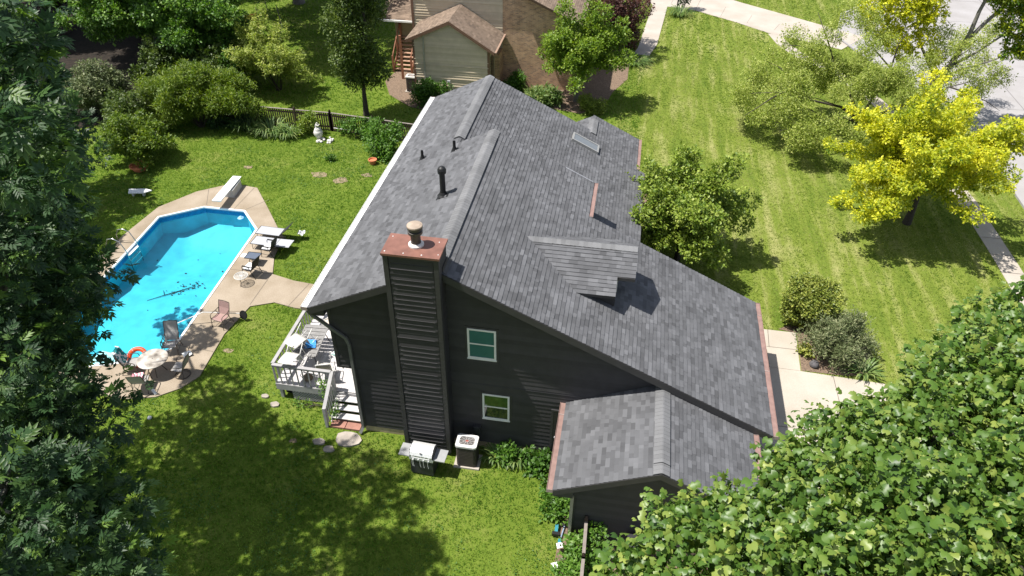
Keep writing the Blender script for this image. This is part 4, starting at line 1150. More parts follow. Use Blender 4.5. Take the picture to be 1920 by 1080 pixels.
# diving board
t = thing('diving_board', 'white diving board on a low stand at the deep end of the pool', 'diving board', (-12.4,14.6,0))
m_ = MB(); a = Vector((-12.33,13.05,.62)); b_ = Vector((-12.5,15.75,.55)); d = (b_-a); s_d = Vector((d.y,-d.x,0)).normalized()*.24
m_.hexa([a-s_d-Vector((0,0,.05)), a+s_d-Vector((0,0,.05)), b_+s_d-Vector((0,0,.05)), b_-s_d-Vector((0,0,.05)), a-s_d, a+s_d, b_+s_d, b_-s_d]); m_.build('board', mk('board_white', (.70,.71,.72), .6, .05), t)
m_ = MB(); m_.prism_z([(-12.75,14.3),(-12.1,14.35),(-12.2,15.5),(-12.8,15.45)], .05, .48); m_.build('stand', mk('stand_white', (.5,.5,.5), .6), t)
# floating dispenser, white board on the lawn
mb = MB(); mb.lathe([(0,-.02),(.14,-.02),(.17,.02),(.14,.05),(.07,.06),(.06,.12),(0,.13)], (-11.0,12.75,-.12), 16); o = mb.build('chlorine_float', mk('float_blue', (.25,.5,.75), .5), org=(-11.0,12.75,-.12), smooth=True); tag(o, 'pale blue floating dispenser in the corner of the deep end', 'pool float')
t = thing('lawn_bench', 'small white wedge topped bench standing alone on the lawn beyond the pool', 'bench', (-17.2,13.75,0), R(12), None, local=True)
m_ = MB(); m_.prism_z([(-.62,.22),(-.5,-.22),(.3,-.22),(.66,.05),(.25,.22)], .24, .29); m_.build('seat', MATS['board_white'], t)
for x in (-.35,.2): m_ = MB(); m_.box((x-.05,-.1,0), (x+.05,.1,.24)); m_.build('leg', MATS['stand_white'], t)

# ---- grill, AC unit
def grill():
    t = thing('barbecue_grill', 'stainless gas grill with side shelves standing in front of the chimney', 'grill', (2.62,-1.35,0), R(-3), None, local=True)
    st = mk('grill_steel', (.70,.70,.70), .3, .06, 6, metal=.35); dk = mk('grill_dark', (.03,.032,.036), .5, .1)
    m_ = MB(); m_.box((-.4,-.27,.08), (.4,.27,.78)); m_.build('cabinet', dk, t)
    m_ = MB(); m_.box((-.42,-.29,.78), (.42,.29,.92)); m_.build('firebox', st, t)
    m_ = MB()
    prof = [(-.29,.92),(-.3,1.02),(-.24,1.13),(-.12,1.2),(.05,1.22),(.2,1.17),(.28,1.06),(.29,.92)]
    for (y0,z0),(y1,z1) in zip(prof[:-1], prof[1:]): m_.face([(-.39,y0,z0),(.39,y0,z0),(.39,y1,z1),(-.39,y1,z1)])
    lid = m_.build('lid', st, t, smooth=False)
    m_ = MB()
    for x in (-.39,.39): m_.prism_y; m_.hexa([(x-.025,-.29,.92),(x+.025,-.29,.92),(x+.025,.29,.92),(x-.025,.29,.92),(x-.025,-.2,1.16),(x+.025,-.2,1.16),(x+.025,.22,1.17),(x-.025,.22,1.17)])
    m_.build('lid_end', dk, lid)
    m_ = MB(); m_.tube([(-.3,-.3,1.0),(-.3,-.36,1.0),(.3,-.36,1.0),(.3,-.3,1.0)], .014, 7); m_.build('handle', st, lid)
    m_ = MB(); m_.lathe([(.045,-.0),(.045,.012),(0,.014)], (0,-.255,1.12), 12); m_.build('thermometer', dk, lid)
    for sx in (-1,1):
        m_ = MB(); m_.box((sx*.62-.195,-.26,.86), (sx*.62+.195,.26,.9)); m_.build('side_shelf', mk('grill_shelf', (.42,.43,.44), .4, .06, metal=.4), t)
    for k in range(4):
        m_ = MB(); m_.tube([(-.27+.18*k,-.29,.85),(-.27+.18*k,-.35,.84)], .025, 8); m_.build('knob', st, t)
    m_ = MB()
    for x in (-.3,-.26,-.02,.1,.25): m_.tube([(x,-.36,.86),(x+.02,-.4,.7),(x+.05,-.42,.62)], .008, 4)
    m_.build('tool', st, t)
    for sx in (-1,1):
        for sy_ in (-1,1): m_ = MB(); m_.lathe([(0,0),(.035,0),(.035,.08),(0,.08)], (sx*.34,sy_*.22,0), 8); m_.build('caster', dk, t)
grill()
def ac(label, loc, s=1.0, rz=0):
    t = thing('air_conditioner', label, 'air conditioner', loc, rz, None, local=True)
    dk = mk('ac_louvre', (.055,.045,.04), .6, .1); pl = mk('ac_top', (.58,.57,.56), .5, .06)
    m_ = MB(); m_.box((-.45*s,-.42*s,0), (.45*s,.42*s,.07)); m_.build('pad', conc_walk, t)
    def rr_(k, h): 
        out = []
        for cx, cy_, a0 in ((1,1,0),(-1,1,90),(-1,-1,180),(1,-1,270)):
            for a in (0,30,60,90): out.append((cx*(k-.1)+.1*math.cos(R(a0+a)), cy_*(k-.1)+.1*math.sin(R(a0+a))))
        return out
    m_ = MB(); hh = .98*s; n_ = 13
    for k in range(n_):
        z0 = .08+hh*k/n_; m_.prism_z(rr_(.35*s,0), z0, z0+hh/n_*.62, 0); m_.prism_z(rr_(.335*s,0), z0+hh/n_*.62, z0+hh/n_, 0)
    m_.build('louvre_panel', dk, t)
    m_ = MB(); out = rr_(.37*s,0); ci = [(.315*s*math.cos(math.atan2(y,x)), .29*s*math.sin(math.atan2(y,x))) for x, y in out]; zt = .08+hh
    for i in range(len(out)):
        j = (i+1) % len(out)
        m_.face([(*out[i],zt+.05),(*out[j],zt+.05),(*ci[j],zt+.06),(*ci[i],zt+.06)]); m_.face([(*out[i],zt+.05),(*out[j],zt+.05),(*out[j],zt-.03),(*out[i],zt-.03)])
        m_.face([(*ci[i],zt+.06),(*ci[j],zt+.06),(*ci[j],zt-.05),(*ci[i],zt-.05)])
    m_.build('top_cover', pl, t)
    m_ = MB()
    for q in (.08,.13,.18,.23,.275): m_.tube([(q*s*math.cos(a),q*s*math.sin(a),zt+.065) for a in np.linspace(0,2*math.pi,25)], .004, 4, caps=False)
    for k in range(10): a = k*math.pi/5; m_.tube([(.05*s*math.cos(a),.05*s*math.sin(a),zt+.065),(.29*s*math.cos(a),.29*s*math.sin(a),zt+.06)], .005, 4)
    m_.build('grille', pl, t)
    m_ = MB(); m_.lathe([(0,zt-.06),(.3*s,zt-.06)], n=20); m_.build('fan_well', black_m, t)  # black disc standing in for the dark inside below the grille
    t.scale = (1, .78, 1)
    m_ = MB()
    for k in range(4):
        a = k*math.pi/2; m_.obox((.14*s*math.cos(a),.14*s*math.sin(a),zt-.03), Vector((math.cos(a),math.sin(a),0))*.12*s, Vector((-math.sin(a),math.cos(a),.3))*.05*s, (0,0,.004))
    m_.lathe([(0,.05),(.06*s,.05),(.06*s,-.03),(0,-.03)], (0,0,zt+.0), 10); m_.build('fan', mk('fan_red', (.30,.08,.06), .5), t)
    return t
ac('dark louvred air conditioner with pale top on a concrete pad beside the grill', (4.02,-.78,0))
ac('grey air conditioner beside the neighbouring house', (-6.55,29.75,0), 1.0)

# ================================================================== FENCES
fence_m = mk('fence_brown', (.055,.036,.028), .9, .3, 5, .4, 30)
fence_top = mk('fence_cap', (.22,.19,.17), .85, .25, 5)
def fence(label, pts, h=1.15, gap=.145, cap=True, step=2.4):
    t = thing('picket_fence', label, 'fence', (*pts[0],0))
    pk = MB(); rl = MB(); posts = []
    rr = random.Random(2)
    for (ax, ay), (bx, by) in zip(pts[:-1], pts[1:]):
        a, b = Vector((ax,ay,0)), Vector((bx,by,0)); d = b-a; L_ = d.length; u = d.normalized(); n_ = Vector((-u.y,u.x,0))
        k = 0.0
        while k < L_:
            p = a+u*k; hh = h+rr.uniform(-.015,.015)
            pk.obox(p+Vector((0,0,.05+hh/2))-n_*.03, u*.042, n_*.009, Vector((rr.uniform(-.006,.006),0,hh/2)))
            k += gap
        for z in (.28, h-.12): rl.beam(a+Vector((0,0,z))+n_*.01, b+Vector((0,0,z))+n_*.01, .04, .09)
        if cap: rl.beam(a+Vector((0,0,h+.075)), b+Vector((0,0,h+.075)), .10, .03, 1)
        m_ = max(1, round(L_/step))
        for i in range(m_+1): posts.append(a+d*(i/m_))
    pk.build('pickets', fence_m, t); rl.build('rail', [fence_m, fence_top], t)
    for p in posts:
        m_ = MB(); m_.box((p.x-.055,p.y-.055,0), (p.x+.055,p.y+.055,h+.2)); q = Vector((p.x,p.y,h+.2))
        for s1, s2 in (((-1,-1),(1,-1)),((1,-1),(1,1)),((1,1),(-1,1)),((-1,1),(-1,-1))):
            m_.face([(p.x+.055*s1[0],p.y+.055*s1[1],h+.2),(p.x+.055*s2[0],p.y+.055*s2[1],h+.2),(p.x,p.y,h+.32)])
        m_.build('post', fence_m, t)
    return t
fence('long dark brown picket fence across the back of the yard', [(-18.5,23.3),(-14.4,23.0),(-9.8,22.95),(-4.2,22.3)])
fence('short dark picket fence running from the wing towards the camera', [(8.33,-3.32),(8.36,-4.6),(8.4,-9.0)], step=1.15)

# ================================================================== NEIGHBOUR HOUSE
tan = mk('tan_siding', (.54,.45,.325), .6, .08, 3, .1, 40, tint=True, tvar=.08)
tan_trim = mk('brown_trim', (.17,.095,.065), .6, .15, 4)
nroof = shingle_mat('brown_shingle', (.19,.142,.108), .3)
def brick_mat():
    m, t, b = _new('blend_brick')
    N, L = t.nodes, t.links
    tc = N.new('ShaderNodeTexCoord'); mp = N.new('ShaderNodeMapping'); L.new(tc.outputs['Object'], mp.inputs[0])
    mp.inputs['Rotation'].default_value = (R(90), 0, 0)
    def br(c1, c2, off):
        k = N.new('ShaderNodeTexBrick'); k.inputs['Color1'].default_value = (*c1,1); k.inputs['Color2'].default_value = (*c2,1); k.inputs['Mortar'].default_value = (.55,.44,.32,1)
        k.inputs['Scale'].default_value = 1.0; k.inputs['Brick Width'].default_value = .23; k.inputs['Row Height'].default_value = .078; k.inputs['Mortar Size'].default_value = .008; k.inputs['Bias'].default_value = off
        L.new(mp.outputs[0], k.inputs[0]); return k
    k = br((.52,.31,.185), (.11,.065,.06), -.45)
    no = N.new('ShaderNodeTexNoise'); no.inputs['Scale'].default_value = 3; no.inputs['Detail'].default_value = 6; L.new(tc.outputs['Object'], no.inputs['Vector'])
    mx = N.new('ShaderNodeMixRGB'); mx.blend_type = 'OVERLAY'; mx.inputs[0].default_value = .5; L.new(k.outputs[0], mx.inputs[1]); L.new(no.outputs['Fac'], mx.inputs[2])
    L.new(mx.outputs[0], b.inputs['Base Color']); b.inputs['Roughness'].default_value = .9
    bp = N.new('ShaderNodeBump'); bp.inputs['Strength'].default_value = .6; bp.inputs['Distance'].default_value = .01; bp.invert = True; L.new(k.outputs['Fac'], bp.inputs['Height']); L.new(bp.outputs[0], b.inputs['Normal'])
    return m
NB = thing('neighbour_house', 'tan sided and brick house with brown roofs beyond the back fence', 'house', (-3,32,0))
NY = 28.5; PX, PZ = -3.4, 5.45; NSL = .62
def zn(x): return PZ - (.62 if x > PX else .46)*abs(x-PX)
mb = MB()
mb.prism_y([(-5.85,0),(-.95,0),(-.95,zn(-.95)-.12),(PX,PZ-.12),(-5.85,zn(-5.85)-.12)], NY+.01, 31.8)
def nl(z):
    x0, x1 = -5.85, -.95
    if z > zn(x0)-.12: x0 = PX-(PZ-.12-z)/.46
    if z > zn(x1)-.12: x1 = PX+(PZ-.12-z)/.62
    return (x0, x1) if x1 > x0+.05 else None
siding_courses(mb, (0,NY,0), (1,0,0), (0,-1,0), nl, .1, 5.4, e=.17, out=.055)
siding_courses(mb, (-.95,NY,0), (0,1,0), (1,0,0), lambda z: (.0,1.9), .1, 3.6, e=.17, out=.02)
mb.box((-6.75,31.81,0), (-.62,39,7.6)); siding_courses(mb, (0,31.8,0), (1,0,0), (0,-1,0), lambda z: (-6.75,-.62), .1, 7.6, e=.17, out=.055)
mb.build('wall', tan, NB)
mb = MB(); mb.prism_y([(-.618,0),(4.2,0),(4.2,4.75),(1.0,6.2),(-.618,6.9)], 31.78, 39); mb.box((-.93,30.42,0), (-.60,31.78,2.7)); mb.build('brick_wall', brick_mat(), NB)
mb = MB()
mb.box((-5.93,NY-.05,.1), (-5.80,NY+.05,zn(-5.85)-.1)); mb.box((-1.02,NY-.05,.1), (-.88,NY+.09,zn(-.95)-.1)); mb.box((-6.83,31.72,.1), (-6.68,31.86,7.6))
for x0, x1 in ((-6.25,PX), (PX,-.5)):
    mb.hexa([(x0,NY-.34,zn(x0)-.2),(x1,NY-.34,zn(x1)-.2),(x1,NY-.30,zn(x1)-.2),(x0,NY-.30,zn(x0)-.2),(x0,NY-.34,zn(x0)-.0),(x1,NY-.34,zn(x1)-.0),(x1,NY-.30,zn(x1)-.0),(x0,NY-.30,zn(x0)-.0)])
mb.box((-.58,31.70,4.0), (4.2,31.76,4.02)) if False else None
mb.build('trim_board', tan_trim, NB)
mb = MB()
for x0, x1 in ((-6.3,PX-.001), (PX+.001,-.45)): mb.prism_y([(x0,zn(x0)-.1),(x1,zn(x1)-.1),(x1,zn(x1)),(x0,zn(x0))], NY-.3, 31.75, 1)
shingles(mb, (-6.32,NY-.32,zn(-6.32)), (0,1,0), (1,0,.46), 2.92*math.sqrt(1+.46**2), lambda v: (0,3.55), rnd=rnd)
shingles(mb, (-.43,NY-.32,zn(-.43)), (0,1,0), (-1,0,.62), 2.97*math.sqrt(1+.62**2), lambda v: (0,3.55), rnd=rnd, th=.014)
mb.build('roof', [nroof, tan_trim], NB, fix=False)
mb = MB()
x0, z0, x1, z1 = .2, 6.62, 4.7, 4.62
mb.hexa([(x0,31.4,z0-.15),(x1,31.4,z1-.15),(x1,39,z1-.15),(x0,39,z0-.15),(x0,31.4,z0),(x1,31.4,z1),(x1,39,z1),(x0,39,z0)], 1)
shingles(mb, (x1,31.38,z1+.002), (0,1,0), (x0-x1,0,z0-z1), math.hypot(x0-x1,z0-z1), lambda v: (0,7.5), rnd=rnd)
mb.box((-6.9,31.4,7.6), (.3,39,7.8), 1)
mb.build('roof', [nroof, tan_trim], NB, fix=False)
# low porch roof, side stairs
mb = MB(); mb.hexa([(-10.0,34.2,3.2),(-6.9,34.2,3.2),(-6.9,38.5,4.6),(-10.0,38.5,4.6),(-10.0,34.2,3.3),(-6.9,34.2,3.3),(-6.9,38.5,4.7),(-10.0,38.5,4.7)], 1)
shingles(mb, (-10.0,34.15,3.302), (1,0,0), (0,4.3,1.4), 4.5, lambda v: (0,3.1), rnd=rnd); mb.build('porch_roof', [nroof, tan_trim], NB, fix=False)
mb = MB(); mb.box((-10.05,34.0,3.18), (-6.9,34.12,3.3)); mb.build('gutter', white_gutter, NB)
mb = MB(); mb.box((-9.2,35.2,0), (-6.9,38.4,3.15)); mb.build('porch_wall', mk('porch_tan', (.26,.22,.14), .7), NB)
redwood = mk('redwood', (.24,.105,.06), .8, .2, 5)
mb = MB()
for k in range(9): mb.box((-8.75,32.9-.0+.26*k,.2*(k+1)-.05), (-7.5,33.14+.26*k,.2*(k+1)))
mb.build('stairs', mk('stair_tread', (.36,.22,.15), .8, .15), NB)
mb = MB()
for x in (-8.8,-7.45): mb.beam((x,32.8,.1), (x,35.2,1.9), .06, .22); mb.beam((x,32.8,1.15), (x,35.2,2.95), .06, .1)
for y, z in ((32.8,0),(34.0,0),(35.1,0)):
    for x in (-8.8,-7.45): mb.box((x-.06,y-.06,0), (x+.06,y+.06,1.2+(y-32.8)*.75))
mb.box((-7.85,31.6,0), (-7.71,31.74,3.1)); mb.build('stair_rail', redwood, NB)
mb = MB(); mb.beam((-5.2,NY-.1,.1), (-5.16,NY-.1,4.4), .09, .08, up=(0,1,0)); mb.beam((-5.16,NY-.1,4.4), (-5.22,NY-.3,4.62), .09, .08); mb.build('downspout', mk('tan_pipe', (.36,.34,.28), .5), NB)
mb = MB(); mb.box((-.945,29.0,1.35), (-.90,30.0,3.05)); wn = mb.build('window', mk('window_brown', (.12,.07,.05), .6), NB)
mb = MB(); mb.box((-.905,29.08,1.43), (-.885,29.92,2.97)); mb.build('pane', glass_m, wn)
mb = MB(); mb.box((-3.72,NY-.09,1.32), (-3.52,NY-.03,1.52)); mb.lathe([(.05,0),(.05,.02),(0,.02)], (-3.62,NY-.1,1.42), 8, 1); mb.build('hose_bib', [white_m, black_m], NB)
mb = MB(); mb.beam((-.44,28.2,zn(-.44)-.0), (-.44,31.7,zn(-.44)-.0), .12, .1); mb.build('gutter', mk('brown_gutter', (.30,.2,.15), .5), NB)

# ================================================================== FOLIAGE MATERIALS
L_hick = leafmat('hickory_leaf', (.024,.055,.022), (.045,.095,.034), (.15,.25,.04), .45, .32, .32)
L_tulip = leafmat('tulip_leaf', (.028,.075,.012), (.088,.165,.024), (.28,.33,.07), .42, .28, .4)
L_maple = leafmat('maple_leaf', (.03,.075,.012), (.075,.17,.02), (.18,.30,.04), .5, .3)
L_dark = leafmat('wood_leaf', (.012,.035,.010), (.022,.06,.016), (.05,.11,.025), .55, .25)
L_linden = leafmat('linden_leaf', (.03,.06,.010), (.075,.12,.018), (.15,.20,.035), .5, .28)
L_red = leafmat('redbud_leaf', (.07,.14,.012), (.15,.24,.02), (.27,.35,.045), .5, .32)
L_purple = leafmat('purple_leaf', (.03,.012,.012), (.07,.028,.022), (.16,.075,.055), .5, .25)
L_yel = leafmat('yellow_leaf', (.07,.15,.010), (.40,.44,.025), (.74,.70,.06), .5, .38)
L_crab = leafmat('crab_leaf', (.13,.175,.03), (.28,.35,.06), (.48,.50,.16), .55, .4)
L_bushy = leafmat('box_leaf', (.07,.11,.018), (.20,.25,.04), (.42,.43,.10), .45, .28)
L_sage = leafmat('sage_leaf', (.07,.10,.035), (.15,.185,.075), (.33,.34,.19), .6, .25)
L_front = leafmat('front_leaf', (.07,.13,.013), (.19,.27,.03), (.36,.42,.085), .5, .3)
L_forsy = leafmat('forsythia_leaf', (.06,.11,.01), (.12,.19,.018), (.22,.28,.03), .5, .32)
L_garden = leafmat('garden_leaf', (.04,.10,.012), (.08,.18,.02), (.16,.28,.04), .5, .32)
L_strap = leafmat('strap_leaf', (.06,.12,.03), (.12,.20,.05), (.25,.30,.10), .5, .3)

# ================================================================== TREES
# big hickory close to the camera, left
LEFT = [(-0.92, -8.4, 17.5, 1.0), (-0.62, -7.6, 17.1, 0.56), (-0.42, -8.7, 16.7, 0.84), (-0.62, -8.0, 16.2, 0.44), (-0.02, -9.2, 16.0, 0.67), (-0.22, -9.5, 16.5, 1.12), (-3.52, -6.2, 12.8, 1.07), (-3.22, -7.0, 13.6, 1.48), (-3.32, -6.3, 12.4, 0.74), (-3.12, -7.7, 12.6, 1.48), (-2.52, -6.7, 12.0, 0.66), (-2.22, -6.2, 11.7, 0.41), (-2.32, -7.6, 11.7, 0.82), (-2.62, -8.2, 11.5, 1.15), (-2.22, -8.2, 11.0, 0.57), (-2.62, -9.2, 11.4, 1.48), (-1.92, -9.2, 10.7, 0.9), (-1.12, -9.0, 10.2, 0.57), (-1.12, -8.0, 10.2, 0.33), (-1.92, -10.0, 10.1, 1.31), (-1.02, -9.9, 9.5, 0.82), (-0.32, -10.0, 8.9, 0.57), (-1.02, -11.0, 9.5, 1.39), (-0.22, -10.6, 8.4, 0.66), (-1.42, -11.2, 10.4, 1.64), (-0.12, -11.7, 9.2, 1.31), (0.58, -11.1, 8.3, 0.57)]
LEFT_BACK = [(-6.3,-2.8,13.4,.8),(-5.3,-3.0,14.8,.7),(-4.2,-4.5,14.8,.6),(-5.2,-4.2,13.5,1.0),(-5.8,-4.2,12.2,1.0),(-3.3,-6.0,14.6,.8),(-4.4,-6.0,13.2,1.2),(-6.7,-3.5,11.2,1.1),(-8,-3.9,10.2,1.5),(-8.4,-1.4,9.5,.9),(-8,-3,11,2.0),(-9,-1.2,8,1.5),(-7,-4,9,2.0),(-10,-3,7,2.0),(-5.8,-5.0,10.5,1.7),(-5.2,-7,8.5,2.0),(-8.5,-6,8,2.2),(-4.5,-9,8,2.0),(-3,-9.8,7.5,1.8),(-9.5,-4.5,10,1.8),(-12.2,2.6,7.8,1.0),(-10.6,.2,9.0,1.2),(-14.2,4.5,7.6,1.2)]
tree('hickory_tree', 'tall dark green hickory with long pointed leaflets filling the left edge', (-6.5,-8.6,0), [(-6.4,-8.4,3.5),(-6.0,-8.0,7.0)], .34, LEFT+LEFT_BACK, L_hick, COMPOUND, .30, 4.0, 6, barkm=bark_grey, spread=.24, droop=.25, jit=.35, tmean=.40, tvar=.30, gap=.2, ngap=.8, seed=21, nmax=26, twig=2, shell=.6)
H2 = [(-19.6, 13.5, 3.9, 1.19), (-18.3, 12.6, 3.2, 0.85), (-19.1, 11.5, 3.4, 1.19), (-20.5, 13.0, 4.6, 1.44), (-19.8, 8.8, 5.2, 1.7), (-21.8, 9.5, 6.5, 2.04), (-22.8, 12.5, 7.5, 1.87), (-21.3, 14.6, 5.6, 1.27), (-23.3, 7, 6.5, 2.04), (-19.8, 3, 7, 1.87)]
tree('hickory_tree', 'smaller dark green hickory behind the tall one, by the lawn left of the pool', (-21.8,10.6,0), [(-21.7,10.5,1.6),(-21.4,10.4,3.2)], .2, H2, L_hick, COMPOUND, .36, 3.2, 6, barkm=bark_grey, spread=.3, droop=.2, jit=.35, tmean=.3, tvar=.2, seed=22)
# tulip tree close to the camera, lower right
RIGHT = [(11.15,-10.15,13.1,.38),(10.6,-10.75,13.1,.34),(10.0,-11.2,13.3,.24),(9.45,-11.7,13.3,.38),(9.3,-11.4,13.3,.16),(9.85,-11.6,13.3,.36),(9.15,-12.2,13.4,.42),(9.5,-12.3,13.6,.55),(10.2,-11.75,13.5,.5),(10.5,-12.1,13.9,.8),(11.1,-11.1,13.7,.8),(11.9,-9.7,13.2,.42),(11.45,-9.3,13.0,.2),(12.2,-9.2,13.1,.3),(11.8,-10.6,13.7,.8),(12.75,-9.2,13.4,.42),(13.05,-8.5,13.5,.4),(13.5,-8.1,13.6,.36),(12.9,-9.5,13.9,.8),(14.0,-7.5,13.7,.45),(13.7,-9.0,14.1,.8),(14.7,-7.1,13.8,.45),(13.2,-10.2,14.1,.9),(12.3,-10.8,14.1,.8),(11.2,-12.0,14.3,.75),(11.7,-12.0,14.5,.7),(12.4,-11.7,14.4,.8),(10.0,-12.7,13.8,.7),(10.6,-12.9,14.2,.7),(11.2,-12.9,14.5,.65),(11.7,-12.8,14.6,.65),(12.3,-12.6,14.7,.7),(13.1,-11.3,14.5,.9),(8.85,-12.5,13.3,.42),(9.2,-12.7,13.5,.45),(9.05,-11.75,13.3,.3),(13.8,-9.8,14.2,.9),(14.4,-8.2,13.9,.7)]
RIGHT2 = [(11.4,-11.0,12.4,.6),(12.6,-10.0,12.4,.7),(10.3,-12.2,12.5,.55),(11.3,-12.2,12.9,1.0),(13.4,-9.0,12.6,1.1),(13.6,-10.8,12.8,1.2),(12.4,-12.0,13.0,1.0),(14.8,-8.6,12.8,1.1),(15.5,-10.5,12.5,1.6),(14.5,-12.8,12.5,1.5)]
tree('tulip_tree', 'broad bright green tulip tree with large lobed leaves at the lower right corner', (14.2,-11.4,0), [(14.1,-11.3,5),(13.6,-11.1,9.5)], .32, RIGHT+RIGHT2, L_tulip, TULIP, .100, 29, 7, barkm=bark_dark, spread=.12, droop=.9, jit=.38, pet=.8, gap=.43, ngap=1.7, tmean=.5, tvar=.2, seed=31, nmax=30, twig=3, shell=.7)
# trees of the neighbour's garden
def conif(c, r0, z0, z1, n, seed):
    rng = np.random.default_rng(seed); out = []
    for i in range(n):
        k = (i+.5)/n; z = z0+(z1-z0)*k
        rr_ = r0*(1-abs(k-.42)*1.15)*(.75+.35*rng.random()); a = rng.random()*6.28; q = rng.random()**.5
        out.append((c[0]+rr_*q*math.cos(a)*.7, c[1]+rr_*q*math.sin(a)*.7, z, .7+.5*rng.random()))
    return out
tree('linden_tree', 'upright oval olive green linden with bare lower trunk behind the back fence', (-8.44,25.5,0), [(-8.42,25.5,1.6),(-8.3,25.5,3.2)], .15, conif((-8.15,25.5), 2.5, 2.3, 10.0, 34, 3), L_linden, SIMPLE, .15, 14, 7, barkm=bark_dark, spread=.3, gap=.25, seed=41, tvar=.25)
tree('redbud_tree', 'bright green multi-stemmed tree in front of the neighbouring brick wall', (4.6,30.1,0), [(4.75,30.1,.8),(4.85,30.0,1.5)], .14, ray_lobes((5.1,29.9,3.2), (2.8,2.6,3.6), 32, .95, 5, 3, zmin=1.8), L_red, SIMPLE, .16, 9, 11, barkm=bark_grey, spread=.32, seed=42, squash=.75, gap=.25, tvar=.25)
tree('plum_tree', 'purple leaved plum tree beside the path to the neighbouring driveway', (6.3,40.6,0), [(6.3,40.6,.8)], .14, ell_lobes((6.2,39.9,2.7), (2.9,2.8,2.7), 28, (.8,1.2), 6, zmin=.6), L_purple, SIMPLE, .16, 10, 7, barkm=bark_dark, seed=43, tvar=.28, gap=.2)
tree('hornbeam_tree', 'small rounded light green tree in front of the grey roof on the street side', (11.3,12.9,0), [(11.3,12.8,.9),(11.25,12.7,1.7)], .12, ray_lobes((11.3,12.6,2.6), (3.0,2.9,3.2), 44, .95, 7, 3, zmin=.8), L_front, SIMPLE, .145, 12, 11, barkm=bark_dark, seed=44, tvar=.26, gap=.25)
YT = ray_lobes((22.5,17.7,3.2), (4.3,4.0,4.2), 58, .95, 8, 4, zmin=.7)
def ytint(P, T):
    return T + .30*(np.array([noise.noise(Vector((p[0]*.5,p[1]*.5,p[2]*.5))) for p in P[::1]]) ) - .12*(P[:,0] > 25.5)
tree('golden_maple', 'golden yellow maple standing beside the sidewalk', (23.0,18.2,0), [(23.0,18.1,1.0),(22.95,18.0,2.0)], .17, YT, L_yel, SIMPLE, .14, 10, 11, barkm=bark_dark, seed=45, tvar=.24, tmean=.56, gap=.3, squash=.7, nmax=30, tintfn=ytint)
rng = np.random.default_rng(77)
Y2 = [(23.2,30.8,7.2,1.1),(22.5,30.6,6.0,.9),(23.6,30.4,5.3,.9),(24.4,31,6.6,1.1),(24.8,31.2,7.9,1.2),(23.6,31.5,8.6,1.4),(25.6,31.2,8.8,1.3),(22.6,31,7.9,1.0),(24.3,30.6,4.5,.7),(25.2,30.8,5.5,.8),(25.3,31.0,6.8,.9),(21.8,30.8,7.0,.8),(26.2,31.0,4.2,.6)]
Y2B = [(29.9,31,6.7,1.0),(30.6,31.4,7.6,1.2),(30.4,30.9,5.4,.8),(29.4,31.2,8.3,1.2),(31.2,31.0,6.2,1.0),(31.6,31.2,8.6,1.5),(30.1,30.6,4.8,.5),(28.6,31.2,9.4,1.2),(28.3,31.3,7.9,.6),(31.0,30.8,5.0,.7),(32.4,31.2,7.0,1.2),(32.2,31,5.6,.8),(29.0,31.1,7.3,.6),(27.6,31.3,8.4,.7),(29.3,30.8,6.0,.5)]
tree('street_maple', 'tall street maple with bare leaning grey limbs, half yellow and half green', (26.9,31.4,0), [(27.0,31.3,1.5),(27.2,31.2,2.9),(27.45,31.1,4.2)], .22, Y2+Y2B, L_yel, SIMPLE, .17, 11, 10, barkm=bark_grey, seed=46, tvar=.2, gap=.2, nmax=0, squash=.75,
    tintfn=lambda P, T: np.where(P[:,0] > 27, T-.36, T+.12),
    paths=[([(27.4,31.1,4.0),(27.75,31.1,5.6),(27.8,31.1,7.0),(28.1,31.2,8.6),(28.5,31.2,10.2)], [.17,.14,.11,.09,.05]), ([(27.55,31.1,4.9),(28.3,31.1,6.3),(29.2,31.2,7.6),(30.4,31.3,9.0)], [.14,.11,.08,.03]), ([(27.3,31.15,3.6),(28.4,31.0,4.6),(29.6,30.9,5.9),(30.6,31,6.5)], [.09,.07,.05,.02]), ([(27.2,31.2,3.0),(28.2,30.9,3.7),(29.5,30.7,4.4),(30.4,30.8,4.9)], [.08,.06,.045,.02]), ([(27.1,31.2,2.4),(26.2,31.0,3.6),(25.2,30.9,4.9),(24.6,31,6.2),(24.3,31.1,7.4)], [.12,.10,.08,.06,.03])])
CR = []
rng = np.random.default_rng(12)
for i in range(100):
    a = rng.random()*6.28; q = rng.random()**.55
    x, y = 20.6+7.0*q*math.cos(a)*(1.05 if math.cos(a) > 0 else .85), 27.2+4.3*q*math.sin(a)
    z = 4.4-2.6*q*q+rng.normal(0,.6)
    CR.append((x, y, max(.9,z), .5+.45*rng.random()))
for (x,y,z,r) in ((27.0,32.6,4.0,.9),(28.4,33.4,4.6,.9),(29.8,33.0,3.6,.8),(26.4,31.6,5.4,.8),(30.6,31.6,3.0,.8),(29.4,30.6,2.6,.7),(27.8,31.2,3.4,.8),(30.4,34.4,5.0,.9),(23.6,32.0,5.0,.9),(22.0,32.5,5.8,.9),(26.5,29,3.6,.8),(27.5,28.5,4.4,.8),(28.3,29,3.4,.7),(28.8,28.3,4.6,.6),(27,29.8,5.2,.8),(28,30,5.6,.7),(25.5,29.5,4.4,.8),(14.8,27.2,2.6,.9),(15.6,28.4,3.4,1.0),(16.6,25.8,2.0,.9),(16.8,29.3,4.2,1.0),(18,25,1.6,.9),(17.6,30,5.2,.9),(19.5,29,6.0,.9),(20.2,29.5,6.9,.9),(21.5,29.5,6.6,.9),(18.6,28.6,5.2,.9),(22.4,29,5.6,.8)): CR.append((x,y,z,r))
